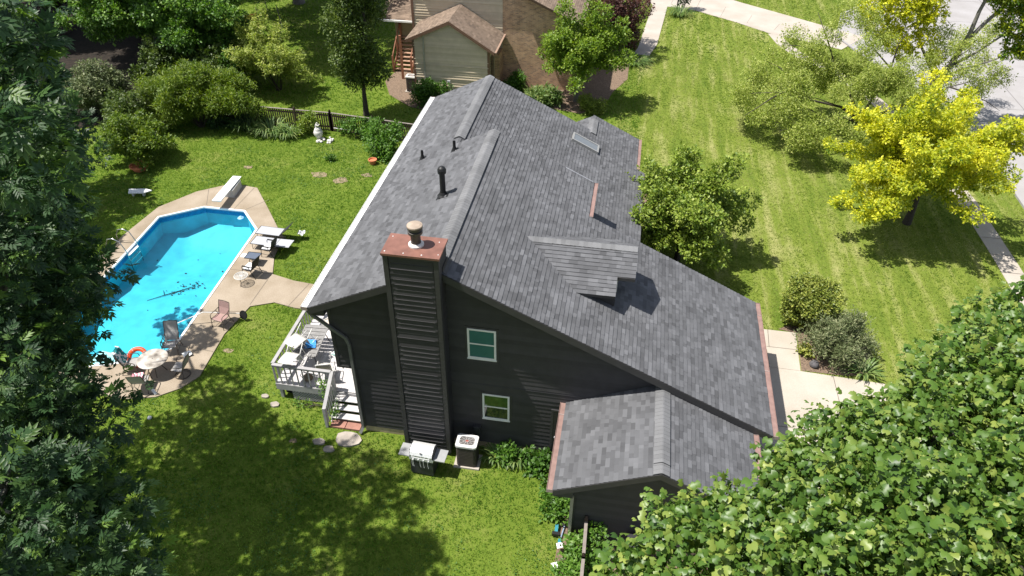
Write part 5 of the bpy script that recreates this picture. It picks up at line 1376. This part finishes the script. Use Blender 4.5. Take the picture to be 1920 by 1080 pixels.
tree('crabapple_tree', 'sprawling thin olive crabapple with bare dark branches between the lawn and the street', (22.4,27.0,0), [(22.2,27.0,.8),(21.9,27.1,1.6)], .2, CR, L_crab, SIMPLE, .11, 22, 6, barkm=bark_dark, seed=47, tvar=.28, spread=.3, shell=.2, nmax=0,
    paths=[(q, [.10,.075,.055,.035,.012]) for q in ([(21.9,27.1,1.5),(20.6,27.0,2.3),(18.8,26.7,2.7),(17.0,26.4,3.2),(15.2,26.8,2.8)], [(21.9,27.1,1.4),(20.8,26.2,2.0),(19.6,25.2,2.2),(18.2,24.6,2.0),(17.0,24.6,1.6)], [(21.9,27.1,1.6),(21.0,28.0,3.0),(20.0,28.9,4.3),(19.3,29.4,5.6),(18.6,29.9,6.8)], [(21.9,27.1,1.6),(22.6,27.9,3.0),(23.2,28.6,4.2),(23.4,29.3,5.4),(24.0,29.8,6.4)], [(22.0,27.0,1.4),(23.4,27.2,2.2),(25.0,27.6,2.9),(26.6,28.2,3.5),(28.4,28.6,4.0)], [(22.0,27.0,1.3),(22.9,26.2,1.9),(24.0,25.4,2.2),(25.0,24.9,2.2),(26,24.6,2.0)])]
    + [(q, [.05,.035,.025,.01]) for q in ([(18.8,26.7,2.7),(17.8,27.6,3.4),(16.9,28.4,3.9),(16.0,29.2,4.0)], [(20.0,28.9,4.3),(18.9,29.0,4.8),(17.9,29.2,5.0),(16.8,29.6,4.8)], [(17.0,26.4,3.2),(16.2,25.6,3.0),(15.4,25.0,2.6),(14.8,24.8,2.2)], [(23.2,28.6,4.2),(22.2,29.4,5.0),(21.6,29.8,5.8),(21.2,30.2,6.6)], [(25.0,27.6,2.9),(26.0,28.8,4.2),(27.0,29.4,5.0),(28.0,29.9,5.6)], [(26.6,28.2,3.5),(27.6,27.6,3.4),(28.4,27.2,3.2),(29.2,26.9,2.8)], [(19.6,25.2,2.2),(18.6,25.6,2.6),(17.6,25.6,2.7),(16.6,25.4,2.5)], [(20.6,27.0,2.3),(19.8,26.2,2.8),(18.9,25.8,3.2),(18.0,25.5,3.4)])])
# woodland behind the pool
tree('maple_tree', 'large bright green maple overhanging the dark wood floor beyond the pool lawn', (-24.8,33.0,0), [(-24.7,33,1.5),(-24.6,32.9,3.0)], .3, ray_lobes((-24.0,30.6,3.7), (6.9,4.8,6.0), 52, 1.6, 9, 4, zmin=.4), L_maple, SIMPLE, .20, 5.5, 12, barkm=bark_dark, seed=48, spread=.4, gap=.3, squash=.7, tvar=.27)
WT = [(-30.5,36.0,4.2), (-37,36,4.6), (-36,41,5.5), (-44,43,6), (-52,46,6.5), (-40,33,4.2), (-33,47,5.5), (-58,40,6), (-47,36,4.5)]
wl = ['dark wood tree leaning over the bare leaf litter beside the maple', 'dark wood tree second from the maple above the leaf litter', 'dark wood tree behind the maple, left of it', 'dark wood tree two crowns left of the bright maple', 'dark wood tree far back at the upper left corner', 'dark wood tree above the bare leaf litter', 'dark wood tree behind the bright maple', 'dark wood tree outermost at the upper left', 'dark wood tree beside the tall hickory top']
for i, (x, y, r) in enumerate(WT):
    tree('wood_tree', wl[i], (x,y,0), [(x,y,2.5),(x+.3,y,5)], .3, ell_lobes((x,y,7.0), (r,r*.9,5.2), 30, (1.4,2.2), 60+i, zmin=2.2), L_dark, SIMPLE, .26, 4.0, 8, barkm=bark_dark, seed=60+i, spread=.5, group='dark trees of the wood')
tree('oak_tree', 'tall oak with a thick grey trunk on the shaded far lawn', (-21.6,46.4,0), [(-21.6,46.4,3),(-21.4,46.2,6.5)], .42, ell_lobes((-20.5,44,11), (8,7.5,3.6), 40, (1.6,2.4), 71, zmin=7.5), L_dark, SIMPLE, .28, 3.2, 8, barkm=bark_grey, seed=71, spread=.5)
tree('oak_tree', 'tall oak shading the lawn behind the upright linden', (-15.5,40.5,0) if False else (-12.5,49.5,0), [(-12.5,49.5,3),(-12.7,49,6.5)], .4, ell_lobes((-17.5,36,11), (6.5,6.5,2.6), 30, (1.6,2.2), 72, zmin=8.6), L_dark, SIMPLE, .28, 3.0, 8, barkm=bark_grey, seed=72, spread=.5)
def shrub(name, label, base, lobes, mat, leaf, size, sprigs, per, cat='shrub', group=None, stems=6, stemr=.02, **kw):
    t = thing(name, label, cat, base, 0, group)
    m_ = MB(); rr = random.Random(kw.get('seed', 0))
    for k in range(stems):
        l = lobes[rr.randrange(len(lobes))]; b_ = Vector(base)+Vector((rr.uniform(-.15,.15),rr.uniform(-.15,.15),-.03)); e = Vector(l[:3])
        m_.tube([b_, b_.lerp(e,.5)+Vector((0,0,.12)), e], [stemr*1.4, stemr, stemr*.4], 5)
    m_.build('stem', bark_dark, t)
    crown('foliage', t, lobes, mat, leaf, size, sprigs, per, **kw)
    return t
shrub('forsythia_bush', 'wide arching yellow green bush at the left end of the back fence', (-18.0,22.0,0), ray_lobes((-18.0,22.3,1.2), (4.1,2.1,2.5), 44, .8, 13, 4, zmin=.25, up=.8), L_forsy, NARROW, .17, 13, 9, seed=81, spread=.4, droop=-.1, updir=.7, tvar=.3, stems=16)
shrub('understory_bush', 'dark green bush under the right side of the bright maple', (-21.3,26.6,0), ray_lobes((-21.3,26.6,1.2), (3.2,2.2,2.2), 26, .9, 93, 3, zmin=.2), L_linden, SIMPLE, .17, 9, 10, seed=93, tmean=.35, tvar=.25, stems=10)
shrub('understory_bush', 'leafy bush between the maple trunk and the tall pale tipped shrub', (-19.6,30.0,0), ray_lobes((-19.6,30.0,1.6), (2.6,2.2,2.6), 22, .9, 94, 3, zmin=.2), L_maple, SIMPLE, .17, 9, 10, seed=94, tmean=.4, tvar=.25, stems=10)
shrub('elder_bush', 'tall shrub with pale yellow tips behind the fence, right of the bright maple', (-15.6,28.2,0), ray_lobes((-16.2,27.8,1.6), (3.4,2.4,3.2), 30, .85, 14, 3, zmin=.3, up=.5), L_crab, SIMPLE, .15, 9, 10, seed=82, tmean=.42, tvar=.32, stems=10)
shrub('honeysuckle_bush', 'grey green shrub at the edge of the dark leaf litter', (-25.5,22.6,0), ell_lobes((-25.5,22.6,1.5), (2.6,1.6,1.8), 24, (.6,1.0), 15, zmin=.3), L_sage, SIMPLE, .16, 13, 7, seed=83, tmean=.3, tvar=.25)
shrub('vine_bush', 'leafy green bush overgrowing the clay bowl beyond the pool', (-19.4,17.2,0), ray_lobes((-19.5,17.4,.8), (2.2,1.7,1.8), 22, .7, 16, 3, zmin=.15, up=.6), L_forsy, SIMPLE, .15, 17, 7, seed=84, tmean=.4, tvar=.28)
shrub('vine_bush', 'second leafy bush between the vine bush and the forsythia', (-21.2,19.8,0), ell_lobes((-21.2,20,1.3), (2.0,1.5,1.5), 22, (.5,.8), 17, zmin=.2), L_linden, SIMPLE, .15, 15, 7, seed=85, tmean=.45, tvar=.28)
shrub('round_bush', 'clipped round yellow green bush on the mulch beside the front path', (16.75,9.0,0), ell_lobes((16.8,9.0,1.15), (1.3,1.25,1.22), 40, (.42,.58), 18, inner=.75, zmin=.1), L_bushy, SIMPLE, .10, 42, 7, seed=86, tvar=.25, spread=.12, stems=8)
shrub('sage_bush', 'loose grey green bush in front of the clipped round one', (17.55,7.25,0), ray_lobes((17.6,7.25,.45), (1.35,1.2,1.3), 40, .42, 19, 3, zmin=.08, up=.7), L_sage, NARROW, .12, 26, 8, seed=87, tvar=.3, updir=1.0, droop=-.4, spread=.3)
shrub('garden_shrub', 'low dark green shrub against the tan wall of the neighbouring house', (-4.7,27.6,0), ell_lobes((-4.7,27.7,.8), (1.3,.7,.9), 14, (.4,.6), 20, zmin=.1), L_garden, SIMPLE, .15, 18, 7, seed=88, tmean=.3)
shrub('garden_shrub', 'low dark green shrub at the foot of the brick wall', (.4,30.6,0), ell_lobes((.4,30.6,.7), (1.1,.7,.8), 12, (.35,.55), 21, zmin=.1), L_garden, SIMPLE, .14, 18, 7, seed=89, tmean=.25)
shrub('hosta_clump', 'pale variegated leafy clump on the mulch left of the bright green tree', (2.6,29.0,0), ell_lobes((2.5,29.1,.45), (1.4,.9,.5), 18, (.3,.5), 22, zmin=.05), L_strap, NARROW, .3, 14, 6, seed=90, tmean=.62, updir=.9, cat='plant')
shrub('barberry_bush', 'brownish low bush beside the stems of the bright green tree', (5.9,28.6,0), ell_lobes((5.9,28.7,.5), (1.0,.7,.6), 12, (.3,.5), 23, zmin=.05), L_crab, SIMPLE, .12, 20, 6, seed=91, tmean=.18)
# strap leaved clumps
def clump(label, c, r, h, n, mat, group=None, seed=0, name='daylily_clump'):
    rng = np.random.default_rng(seed); a = rng.random(n)*6.28; q = r*rng.random(n)**.5*.5
    base = np.c_[c[0]+q*np.cos(a), c[1]+q*np.sin(a), np.zeros(n)]
    V = []; 
    for i in range(n):
        d = np.array((math.cos(a[i]), math.sin(a[i]), 0)); s = np.array((-d[1], d[0], 0)); L_ = r*(.6+.6*rng.random()); hh = h*(.6+.5*rng.random()); w_ = .022+.015*rng.random()
        p0 = base[i]; p1 = p0+d*L_*.4+np.array((0,0,hh*.8)); p2 = p0+d*L_*.8+np.array((0,0,hh)); p3 = p0+d*L_*1.15+np.array((0,0,hh*.62))
        V += [p0-s*w_, p0+s*w_, p1+s*w_, p1-s*w_, p2+s*w_*.8, p2-s*w_*.8, p3]
    o = np_mesh(name, np.array(V), [(0,1,2,3),(3,2,4,5),(5,4,6)], 7, n, mat, rng.normal(.5,.25,n), None, (c[0],c[1],0))
    return tag(o, label, 'plant', group)
for i, (x, y, r, h, n, lab) in enumerate(((-13.3,22.0,.9,.7,110,'broad grassy daylily clump left of the white garden statue'), (-12.2,21.7,.7,.6,90,'grassy daylily clump nearest the white garden statue'), (-14.9,22.2,.8,.7,90,'shaded daylily clump at the dark end of the fence'), (4.95,-.4,.45,.34,60,'strappy clump by the wall, right of the air conditioner'), (5.65,-.4,.42,.36,50,'strappy clump under the lower window, farther from the air conditioner'), (11.6,49.3,.9,.6,120,'pale grassy clump at the foot of the lamp post'), (8.3,37.6,1.0,.45,110,'grassy clump on the tip of the bed beside the lawn'), (18.6,6.25,.55,.4,70,'yellowing grassy clump at the corner of the driveway'))):
    clump(lab, (x,y), r, h, n, L_strap, None, 100+i)
def leafy(label, base, lobes, mat, size, sprigs, leaf=SIMPLE, seed=0, name='leafy_plant', cat='plant', tmean=.5, **kw):
    return shrub(name, label, base, lobes, mat, leaf, size, sprigs, 6, cat=cat, seed=seed, tmean=tmean, stems=8, stemr=.012, **kw)
leafy('bright leafy plant among the strappy clumps below the lower window', (5.3,-.45,0), [(5.25,-.42,.35,.24),(5.45,-.38,.45,.22),(5.3,-.62,.15,.2)], L_garden, .13, 40, seed=110)
leafy('broad leaved dark plant by the wall next to the side door', (6.3,-.6,0), [(6.1,-.4,.25,.24),(6.5,-.45,.22,.28),(6.8,-.4,.2,.22),(6.3,-.75,.15,.22),(6.55,-.85,.15,.2)], L_garden, .17, 30, seed=111, tmean=.2)
leafy('ivy patch at the corner under the copper gutter', (7.25,-2.1,0), [(7.15,-2.0,.3,.4),(7.5,-1.8,.35,.4),(7.2,-2.45,.25,.35),(7.55,-2.4,.3,.4),(7.05,-1.6,.2,.3)], L_garden, .14, 30, seed=112, tmean=.45)
leafy('climbing vine over the near end of the short picket fence', (8.2,-4.0,0), [(8.1,-3.7,.5,.35),(8.2,-4.1,.7,.3),(8.0,-4.4,.3,.4),(7.9,-4.9,.3,.4),(8.2,-5.0,.6,.35),(8.6,-3.9,.5,.35),(8.65,-4.4,.4,.35),(8.6,-3.5,.9,.3),(8.65,-5.0,.4,.35),(7.95,-5.5,.3,.4)], L_garden, .13, 34, seed=113, tmean=.6)
leafy('tall tomato plants at the fence corner beside the eave', (-5.9,20.6,0), [(-6.2,20.9,1.0,.6),(-5.5,20.6,.9,.7),(-6.0,20.2,.6,.6),(-5.2,21.2,1.2,.6),(-6.7,21.2,.8,.5),(-5.4,19.9,.5,.5),(-6.4,21.6,1.4,.4)], L_garden, .15, 24, seed=114)
leafy('vine climbing the back fence right of the white statue', (-8.0,22.4,0), [(-8.4,22.5,.8,.45),(-7.7,22.3,.9,.5),(-7.1,22.2,.7,.45),(-8.9,22.6,.5,.4),(-6.8,22.3,1.0,.4)], L_garden, .14, 22, seed=115, tmean=.4)
leafy('yellow green bush close behind the white garden statue', (-11.0,22.4,0), [(-11.2,22.4,.7,.5),(-10.8,22.3,1.0,.4),(-11.4,22.0,.4,.4),(-10.9,22.6,1.2,.3)], L_forsy, .14, 24, seed=116, tmean=.6)
leafy('shaded leafy plants along the dark end of the fence', (-16.0,22.3,0), [(-16.2,22.3,.4,.5),(-15.4,22.4,.4,.5),(-17.0,22.0,.4,.5)], L_dark, .16, 20, seed=117)
leafy('small low weed in the bare patch of the back lawn', (-8.6,19.3,0), [(-8.6,19.3,.1,.2),(-8.4,19.4,.1,.15)], L_garden, .12, 60, seed=118, tmean=.2)
leafy('young vine climbing the front railing of the deck', (-1.75,.75,0), [(-1.75,.85,.3,.15),(-1.8,.86,.6,.14),(-1.7,.88,.95,.15),(-1.78,.9,1.25,.14),(-1.2,.55,.5,.12),(-1.25,.4,.3,.12),(-1.3,.2,.15,.12)], L_garden, .09, 50, seed=119, tmean=.6)
leafy('low weeds along the foot of the deck lattice', (-2.6,.7,0), [(-3.0,.75,.06,.16),(-2.6,.78,.05,.12),(-1.9,.8,.05,.1)], L_garden, .08, 40, seed=120, tmean=.7)
leafy('small yellow green plant in the mulch in front of the sage bush', (16.45,7.1,0), [(16.45,7.1,.2,.22),(16.5,6.95,.15,.18)], L_bushy, .12, 60, seed=121, tmean=.7)
leafy('tall dark young tree by the lamp post of the neighbouring driveway', (11.9,50.9,0), [(11.9,50.9,1.0,.6),(11.9,50.9,1.9,.6),(12.0,50.9,2.8,.6)], L_dark, .16, 20, seed=122, name='column_shrub', cat='shrub')

# ================================================================== SMALL THINGS
def pot(label, c, r, h, bowl=False):
    m_ = MB(); pr = [(0,.0),(r*.65,0),(r*.92,h*.8),(r*1.05,h*.8),(r*1.05,h),(r*.9,h),(r*.8,h*.75),(0,h*.7)]
    m_.lathe(pr, (*c,0), 20); o = m_.build('clay_pot', mk('terracotta', (.50,.17,.08), .85, .15, 6), org=(*c,0), smooth=False); return tag(o, label, 'pot')
pot('terracotta pot on the lawn in front of the tomato plants', (-6.0,19.35), .24, .3)
pot('wide clay bowl half hidden under the leafy bush beyond the pool', (-18.75,16.3), .5, .34)
# white garden statue: seated child with a vase on a stone pile
st = mk('cast_stone', (.60,.58,.55), .85, .12, 8, .3, 30)
t = thing('garden_statue', 'white stone statue of a bent figure above pale stones by the fence', 'statue', (-10.0,21.7,0))
m_ = MB()
m_.lathe([(0,0),(.2,.0),(.16,.12),(.3,.32),(.36,.55),(.3,.72),(.22,.78),(.26,.84),(0,.85)], (-10.25,21.8,0), 18)
m_.build('urn', st, t, smooth=True)
me = bpy.data.meshes.new('figure'); vs = [(0,0,0),(0,.02,.3),(.05,.0,.5),(.14,-.02,.62),(.22,.16,.42),(.42,.16,.38),(.22,-.16,.42),(.45,-.15,.42),(.15,.12,.0),(.4,.13,.02),(.42,.13,-.35),(.15,-.12,.0),(.42,-.13,.02),(.44,-.13,-.35),(.2,0,.72)]
es = [(0,1),(1,2),(2,3),(3,14),(2,4),(4,5),(2,6),(6,7),(0,8),(8,9),(9,10),(0,11),(11,12),(12,13)]
me.from_pydata([(x*.7-10.35,y*.7+21.78,z*.7+.88) for x, y, z in vs], es, [])
o = bpy.data.objects.new('figure_build', me); COL.objects.link(o)
md = o.modifiers.new('s','SKIN'); sv = me.skin_vertices[0].data
for i, r_ in enumerate((.11,.10,.10,.045,.045,.035,.045,.035,.065,.06,.045,.065,.06,.045,.08)): sv[i].radius = (r_, r_)
sv[0].use_root = True
o.modifiers.new('d','SUBSURF').levels = 1
dg = bpy.context.evaluated_depsgraph_get(); m2 = bpy.data.meshes.new_from_object(o.evaluated_get(dg)); bpy.data.objects.remove(o)
m2.transform(Matrix.Translation((10.0,-21.7,0))); m2.materials.clear(); m2.materials.append(st)
o = bpy.data.objects.new('figure', m2); COL.objects.link(o); o.parent = t
m_ = MB(); rr = random.Random(8)
for k in range(16):
    x, y = -9.6+rr.gauss(0,.38), 21.45+rr.gauss(0,.22); a = rr.uniform(.08,.18); m_.lathe([(0,0),(a,.02),(a*.8,a*.7),(0,a*.9)], (x,y,rr.uniform(0,.1)), 6)
m_.build('stones', st, t)
t.scale = (.8, .8, .8)
m_ = MB(); m_.tube([(-9.3,22.6,.62),(-8.0,22.5,.6)], .025, 6); m_.build('pipe', tube_white, t)
mb = MB(); mb.tube([(-8.9,20.6,0),(-8.88,20.6,.75)], .014, 6); mb.lathe([(0,.75),(.04,.77),(0,.82)], (-8.88,20.6,0), 8); o = mb.build('garden_stake', tube_black, org=(-8.9,20.6,0)); tag(o, 'thin dark garden stake in the lawn in front of the statue', 'stake')
# orange garden netting and stakes on the far lawn
m, tt, b = _new('orange_net'); b.inputs['Base Color'].default_value = (.30,.055,.025,1); b.inputs['Roughness'].default_value = .7
t = thing('garden_netting', 'orange plastic netting stretched between stakes on the shaded far lawn', 'netting', (-22,39,0))
m_ = MB()
for k in range(13): z = .15+.1*k; m_.tube([(-22.7,38.4,z),(-21.9,39.0,z+.05)], .02, 4); 
for k in range(13): u = k/12; m_.tube([(-22.7+.8*u,38.4+.6*u,.1),(-22.7+.8*u,38.4+.6*u,1.45)], .02, 4)
m_.build('net', m, t)
for x, y in ((-22.72,38.38),(-21.88,39.02)): m_ = MB(); m_.tube([(x,y,0),(x,y,1.9)], .03, 5); m_.build('stake', bark_grey, t)
for i, (x, y, lab) in enumerate(((-20.3,39.8,'bare wooden stake right of the orange netting'), (-23.5,44.0,'thin dark stake left of the thick oak trunk'))):
    mb = MB(); mb.tube([(x,y,0),(x-.1,y,1.0),(x-.2,y,1.9)], .035, 6); o = mb.build('garden_stake', bark_grey, org=(x,y,0)); tag(o, lab, 'stake')
# lamp post
t = thing('lamp_post', 'dark lamp post at the edge of the neighbouring driveway', 'lamp post', (11.4,50.2,0))
m_ = MB(); m_.tube([(11.4,50.2,0),(11.4,50.2,2.1)], .06, 8); m_.build('pole', black_m, t)
m_ = MB(); m_.lathe([(.06,2.1),(.13,2.15),(.16,2.5),(.2,2.52),(.04,2.68),(0,2.72)], (11.4,50.2,0), 10); m_.build('lantern', black_m, t)
# tools leaning in the bed, litter, bin
blue = mk('tool_blue', (.02,.20,.26), .4)
t = thing('string_trimmer', 'black and teal cordless trimmer lying on the mulch by the wing corner', 'trimmer', (7.45,-2.85,0))
m_ = MB(); m_.tube([(7.43,-2.35,.12),(7.42,-2.95,.2)], .025, 7); m_.build('shaft', tube_black, t)
m_ = MB(); m_.obox((7.42,-3.05,.16), (.05,0,0), (0,.12,.02), (0,0,.06)); m_.build('motor', blue, t); m_ = MB(); m_.obox((7.42,-3.22,.14), (.12,0,0), (0,.06,0), (0,0,.06)); m_.build('battery', tube_black, t)
m_ = MB(); m_.lathe([(0,0),(.1,.0),(.1,.03),(0,.05)], (7.44,-2.3,.08), 12); m_.build('head', blue, t)
t = thing('hand_tool', 'pale blue handled tool lying beside the trimmer on the mulch', 'hand tool', (7.62,-3.1,0))
m_ = MB(); m_.tube([(7.66,-2.85,.1),(7.58,-3.4,.1)], .022, 7); m_.build('handle', mk('tool_pale', (.25,.33,.45), .4), t)
m_ = MB(); m_.obox((7.67,-2.83,.1), (.12,0,0), (0,.045,0), (0,0,.04)); m_.build('head', tube_black, t); m_ = MB(); m_.obox((7.57,-3.45,.1), (.05,0,0), (0,.08,0), (0,0,.03)); m_.build('grip', blue, t)
for i, (x, y, lab) in enumerate(((7.6,-3.75,'white plant tag in the vine beside the short fence, nearer the tools'), (7.52,-4.4,'small white tag at the lawn edge near the bottom of the picture'))):
    mb = MB(); mb.obox((x,y,.35-.1*i), (.09,.03,.02), (-.03,.09,0), (0,0,.012)); o = mb.build('plant_tag', white_m, org=(x,y,.3)); tag(o, lab, 'tag')
t = thing('waste_bin', 'dark wheeled bin against the wing wall, half hidden by the tulip tree', 'bin', (9.95,-3.75,0))
m_ = MB(); m_.prism_z([(9.65,-4.0),(10.25,-4.0),(10.25,-3.45),(9.65,-3.45)], .05, .95); m_.build('body', mk('bin_grey', (.10,.10,.11), .5), t); m_ = MB(); m_.box((9.62,-4.03,.95), (10.28,-3.42,1.02)); m_.build('lid', mk('bin_lid', (.03,.03,.033), .45), t)
for x in (9.72,10.18): m_ = MB(); m_.tube([(x-.03,-3.47,.1),(x+.03,-3.47,.1)], .1, 10); m_.build('wheel', tube_black, t)
mb = MB(); mb.lathe([(0,0),(.16,.02),(.2,.12),(.14,.24),(0,.28)], (16.72,6.35,0), 12); o = mb.build('garden_rock', mk('rock_dark', (.10,.095,.1), .9, .3, 8, .5), org=(16.72,6.35,0), smooth=True); tag(o, 'dark grey rock in the mulch between the path and the sage bush', 'rock')
mb = MB(); mb.lathe([(0,0),(.2,.02),(.24,.12),(.12,.22),(0,.24)], (14.3,6.7,0), 10); o = mb.build('garden_rock', mk('rock_tan', (.26,.20,.14), .9, .3, 8, .5), org=(14.3,6.7,0), smooth=True); tag(o, 'tan rock in the small bed under the copper gutter by the front path', 'rock')

# ================================================================== GRASS
def grass(name, n, region, excl, h, wd, mat, seed, tintfn, label=None):
    rng = np.random.default_rng(seed)
    x0, y0, x1, y1 = region
    x = rng.uniform(x0, x1, n); y = rng.uniform(y0, y1, n)
    # keep what lies in the widened view
    dx, dy = x-8.27, y+17.26
    ang = np.arctan2(dx, dy) + .164
    keep = (np.abs(ang) < .95) & (dy > 8)
    for p in excl: keep &= ~inpoly(x, y, p)
    x, y = x[keep], y[keep]; n = len(x)
    k = 3
    x = np.repeat(x, k) + rng.normal(0, .035, n*k); y = np.repeat(y, k) + rng.normal(0, .035, n*k)
    N_ = n*k
    a = rng.random(N_)*6.283; hh = h*(.55+.7*rng.random(N_)); lean = hh*(.25+.9*rng.random(N_)); w_ = wd*(.6+.7*rng.random(N_))
    b = rng.random(N_)*6.283
    sx, sy_ = np.cos(a)*w_, np.sin(a)*w_
    V = np.empty((N_, 3, 3))
    V[:,0] = np.c_[x-sx, y-sy_, np.zeros(N_)]; V[:,1] = np.c_[x+sx, y+sy_, np.zeros(N_)]
    V[:,2] = np.c_[x+np.cos(b)*lean, y+np.sin(b)*lean, hh]
    o = np_mesh(name, V.reshape(-1,3), [(0,1,2)], 3, N_, mat, tintfn(x, y) + rng.normal(0, .17, N_), None, (0,0,0))
    o['kind'] = 'stuff'
    if label: o['label'] = label; o['category'] = 'grass'
    return o
G_back = leafmat('grass_back', (.04,.115,.008), (.108,.222,.020), (.26,.35,.065), .6, .35, .25)
G_front = leafmat('grass_front', (.06,.135,.010), (.163,.23,.032), (.41,.42,.15), .6, .35, .25)
def nz2(x, y, s, o=0):
    # cheap smooth value noise
    xi = np.floor(x/s).astype(int); yi = np.floor(y/s).astype(int); fx = x/s-xi; fy = y/s-yi
    fx = fx*fx*(3-2*fx); fy = fy*fy*(3-2*fy)
    def hsh(i, j): return (np.sin(i*127.1+j*311.7+o*74.7)*43758.5453) % 1.0
    return (hsh(xi,yi)*(1-fx)+hsh(xi+1,yi)*fx)*(1-fy) + (hsh(xi,yi+1)*(1-fx)+hsh(xi+1,yi+1)*fx)*fy
def t_back(x, y):
    dry = np.clip((nz2(x,y,1.7,21)*nz2(x,y,.6,22)-.52)*3.2, 0, .7)
    return .04 + .40*nz2(x,y,2.3,1) + .34*nz2(x,y,.8,2) + .22*nz2(x,y,.3,3) + dry
def t_front(x, y):
    xx = x + .35*nz2(x*0, y, 6.0, 9) + .04*y
    streak = (nz2(xx/.42, y/7.0, 1.0, 5)-.45)*.75
    return .05 + .30*nz2(x,y,3.1,6) + .26*nz2(x,y,.9,7) + .3*nz2(x,y,.35,8) + streak*(.5+.6*nz2(x,y,5,11))
HOUSE_FP = [(-.1,-.1), (-.1,15.9), (5.6,17.5), (8.6,17.5), (8.6,14.4), (7,14.4), (7,6.3), (13.6,6.3), (13.6,-.1), (13.0,-3.3), (7.8,-3.3), (7.8,-.1)]
NB_FP = [(-6.8,28.4), (-.9,28.4), (-.9,31.7), (4.3,31.7), (4.3,40), (-10,40), (-10,33.5), (-6.8,33.5)]
CH_FP = [(1.7,-.65), (3.4,-.65), (3.4,0), (1.7,0)]; STAIR_FP = [(-1.5,-.1), (0,-.1), (0,6), (-3.7,6), (-3.7,1.1), (-1.5,1.1)]
STONES = [[(x+a*math.cos(t)*.95, y+b*math.sin(t)*.95) for t in np.linspace(0,6.28,12)] for x, y, a, b in ((-.45,-.55,.48,.34),(-1.45,-.85,.24,.14),(-.98,-1.12,.2,.15),(-3.75,.58,.18,.13),(-4.3,.92,.16,.1))]
AC_FP = [(3.5,-1.2), (4.5,-1.2), (4.5,-.3), (3.5,-.3)]
EX = [POOL, PDECK, DRIVE, WALK, SIDEWALK, ROAD, NDRIVE, NWALK, NSIDE, WOODS, MULCH1, MULCH2, MULCH3, MULCH4, HOUSE_FP, NB_FP, CH_FP, STAIR_FP, AC_FP, KERBP] + STONES
# clover and weeds growing through the back lawn
rng = np.random.default_rng(210)
cx = rng.uniform(-22,7.5,90000); cy_ = rng.uniform(-7,23,90000)
kp = (nz2(cx,cy_,1.4,31)*.6+nz2(cx,cy_,.45,32)*.4) > .62
for p in EX: kp &= ~inpoly(cx, cy_, p)
cx, cy_ = cx[kp], cy_[kp]; n_ = len(cx); a_ = rng.random(n_)*6.283
VV = leaf_instances(np.c_[cx, cy_, rng.uniform(.05,.085,n_)], np.c_[np.cos(a_), np.sin(a_), rng.normal(0,.25,n_)], rng.uniform(.03,.075,n_), SIMPLE_V, .3)
o = np_mesh('clover', VV, SIMPLE_F, 4, n_, leafmat('clover_leaf', (.03,.085,.015), (.055,.145,.025), (.12,.22,.05), .5, .3, .3), rng.normal(.5,.25,n_)); o['kind'] = 'stuff'
grass('back_lawn_grass', 150000, (-24,-9,7.6,23.2), EX, .075, .014, G_back, 201, t_back)
grass('far_lawn_grass', 60000, (-32,23.2,9,62), EX, .10, .024, G_back, 202, t_back)
grass('front_lawn_grass', 110000, (7.6,-2,30.5,40), EX, .05, .017, G_front, 203, t_front)
grass('verge_grass', 30000, (7.6,40,34,64), EX, .07, .028, G_front, 204, t_front)

soil = mk('bare_soil', (.24,.185,.12), .95, .3, 9, .6, 40)
rr = random.Random(17)
for i, (x, y, a) in enumerate(((-6.9,3.1,.22), (-7.2,17.2,.5), (-2.4,-.95,.16), (-5.9,18.0,.35), (-12.9,17.7,.3), (-8.6,17.6,.5))):
    poly = [(x+a*(.6+.6*rr.random())*math.cos(t), y+a*.7*(.6+.6*rr.random())*math.sin(t)) for t in np.linspace(0,6.283,15)[:-1]]
    mb = MB(); mb.face([(px_, py_, .012+.001*i) for px_, py_ in poly]); struct(mb.build('bare_patch', soil))
# clean helper keys
for o in bpy.data.objects:
    if '_org' in o: del o['_org']
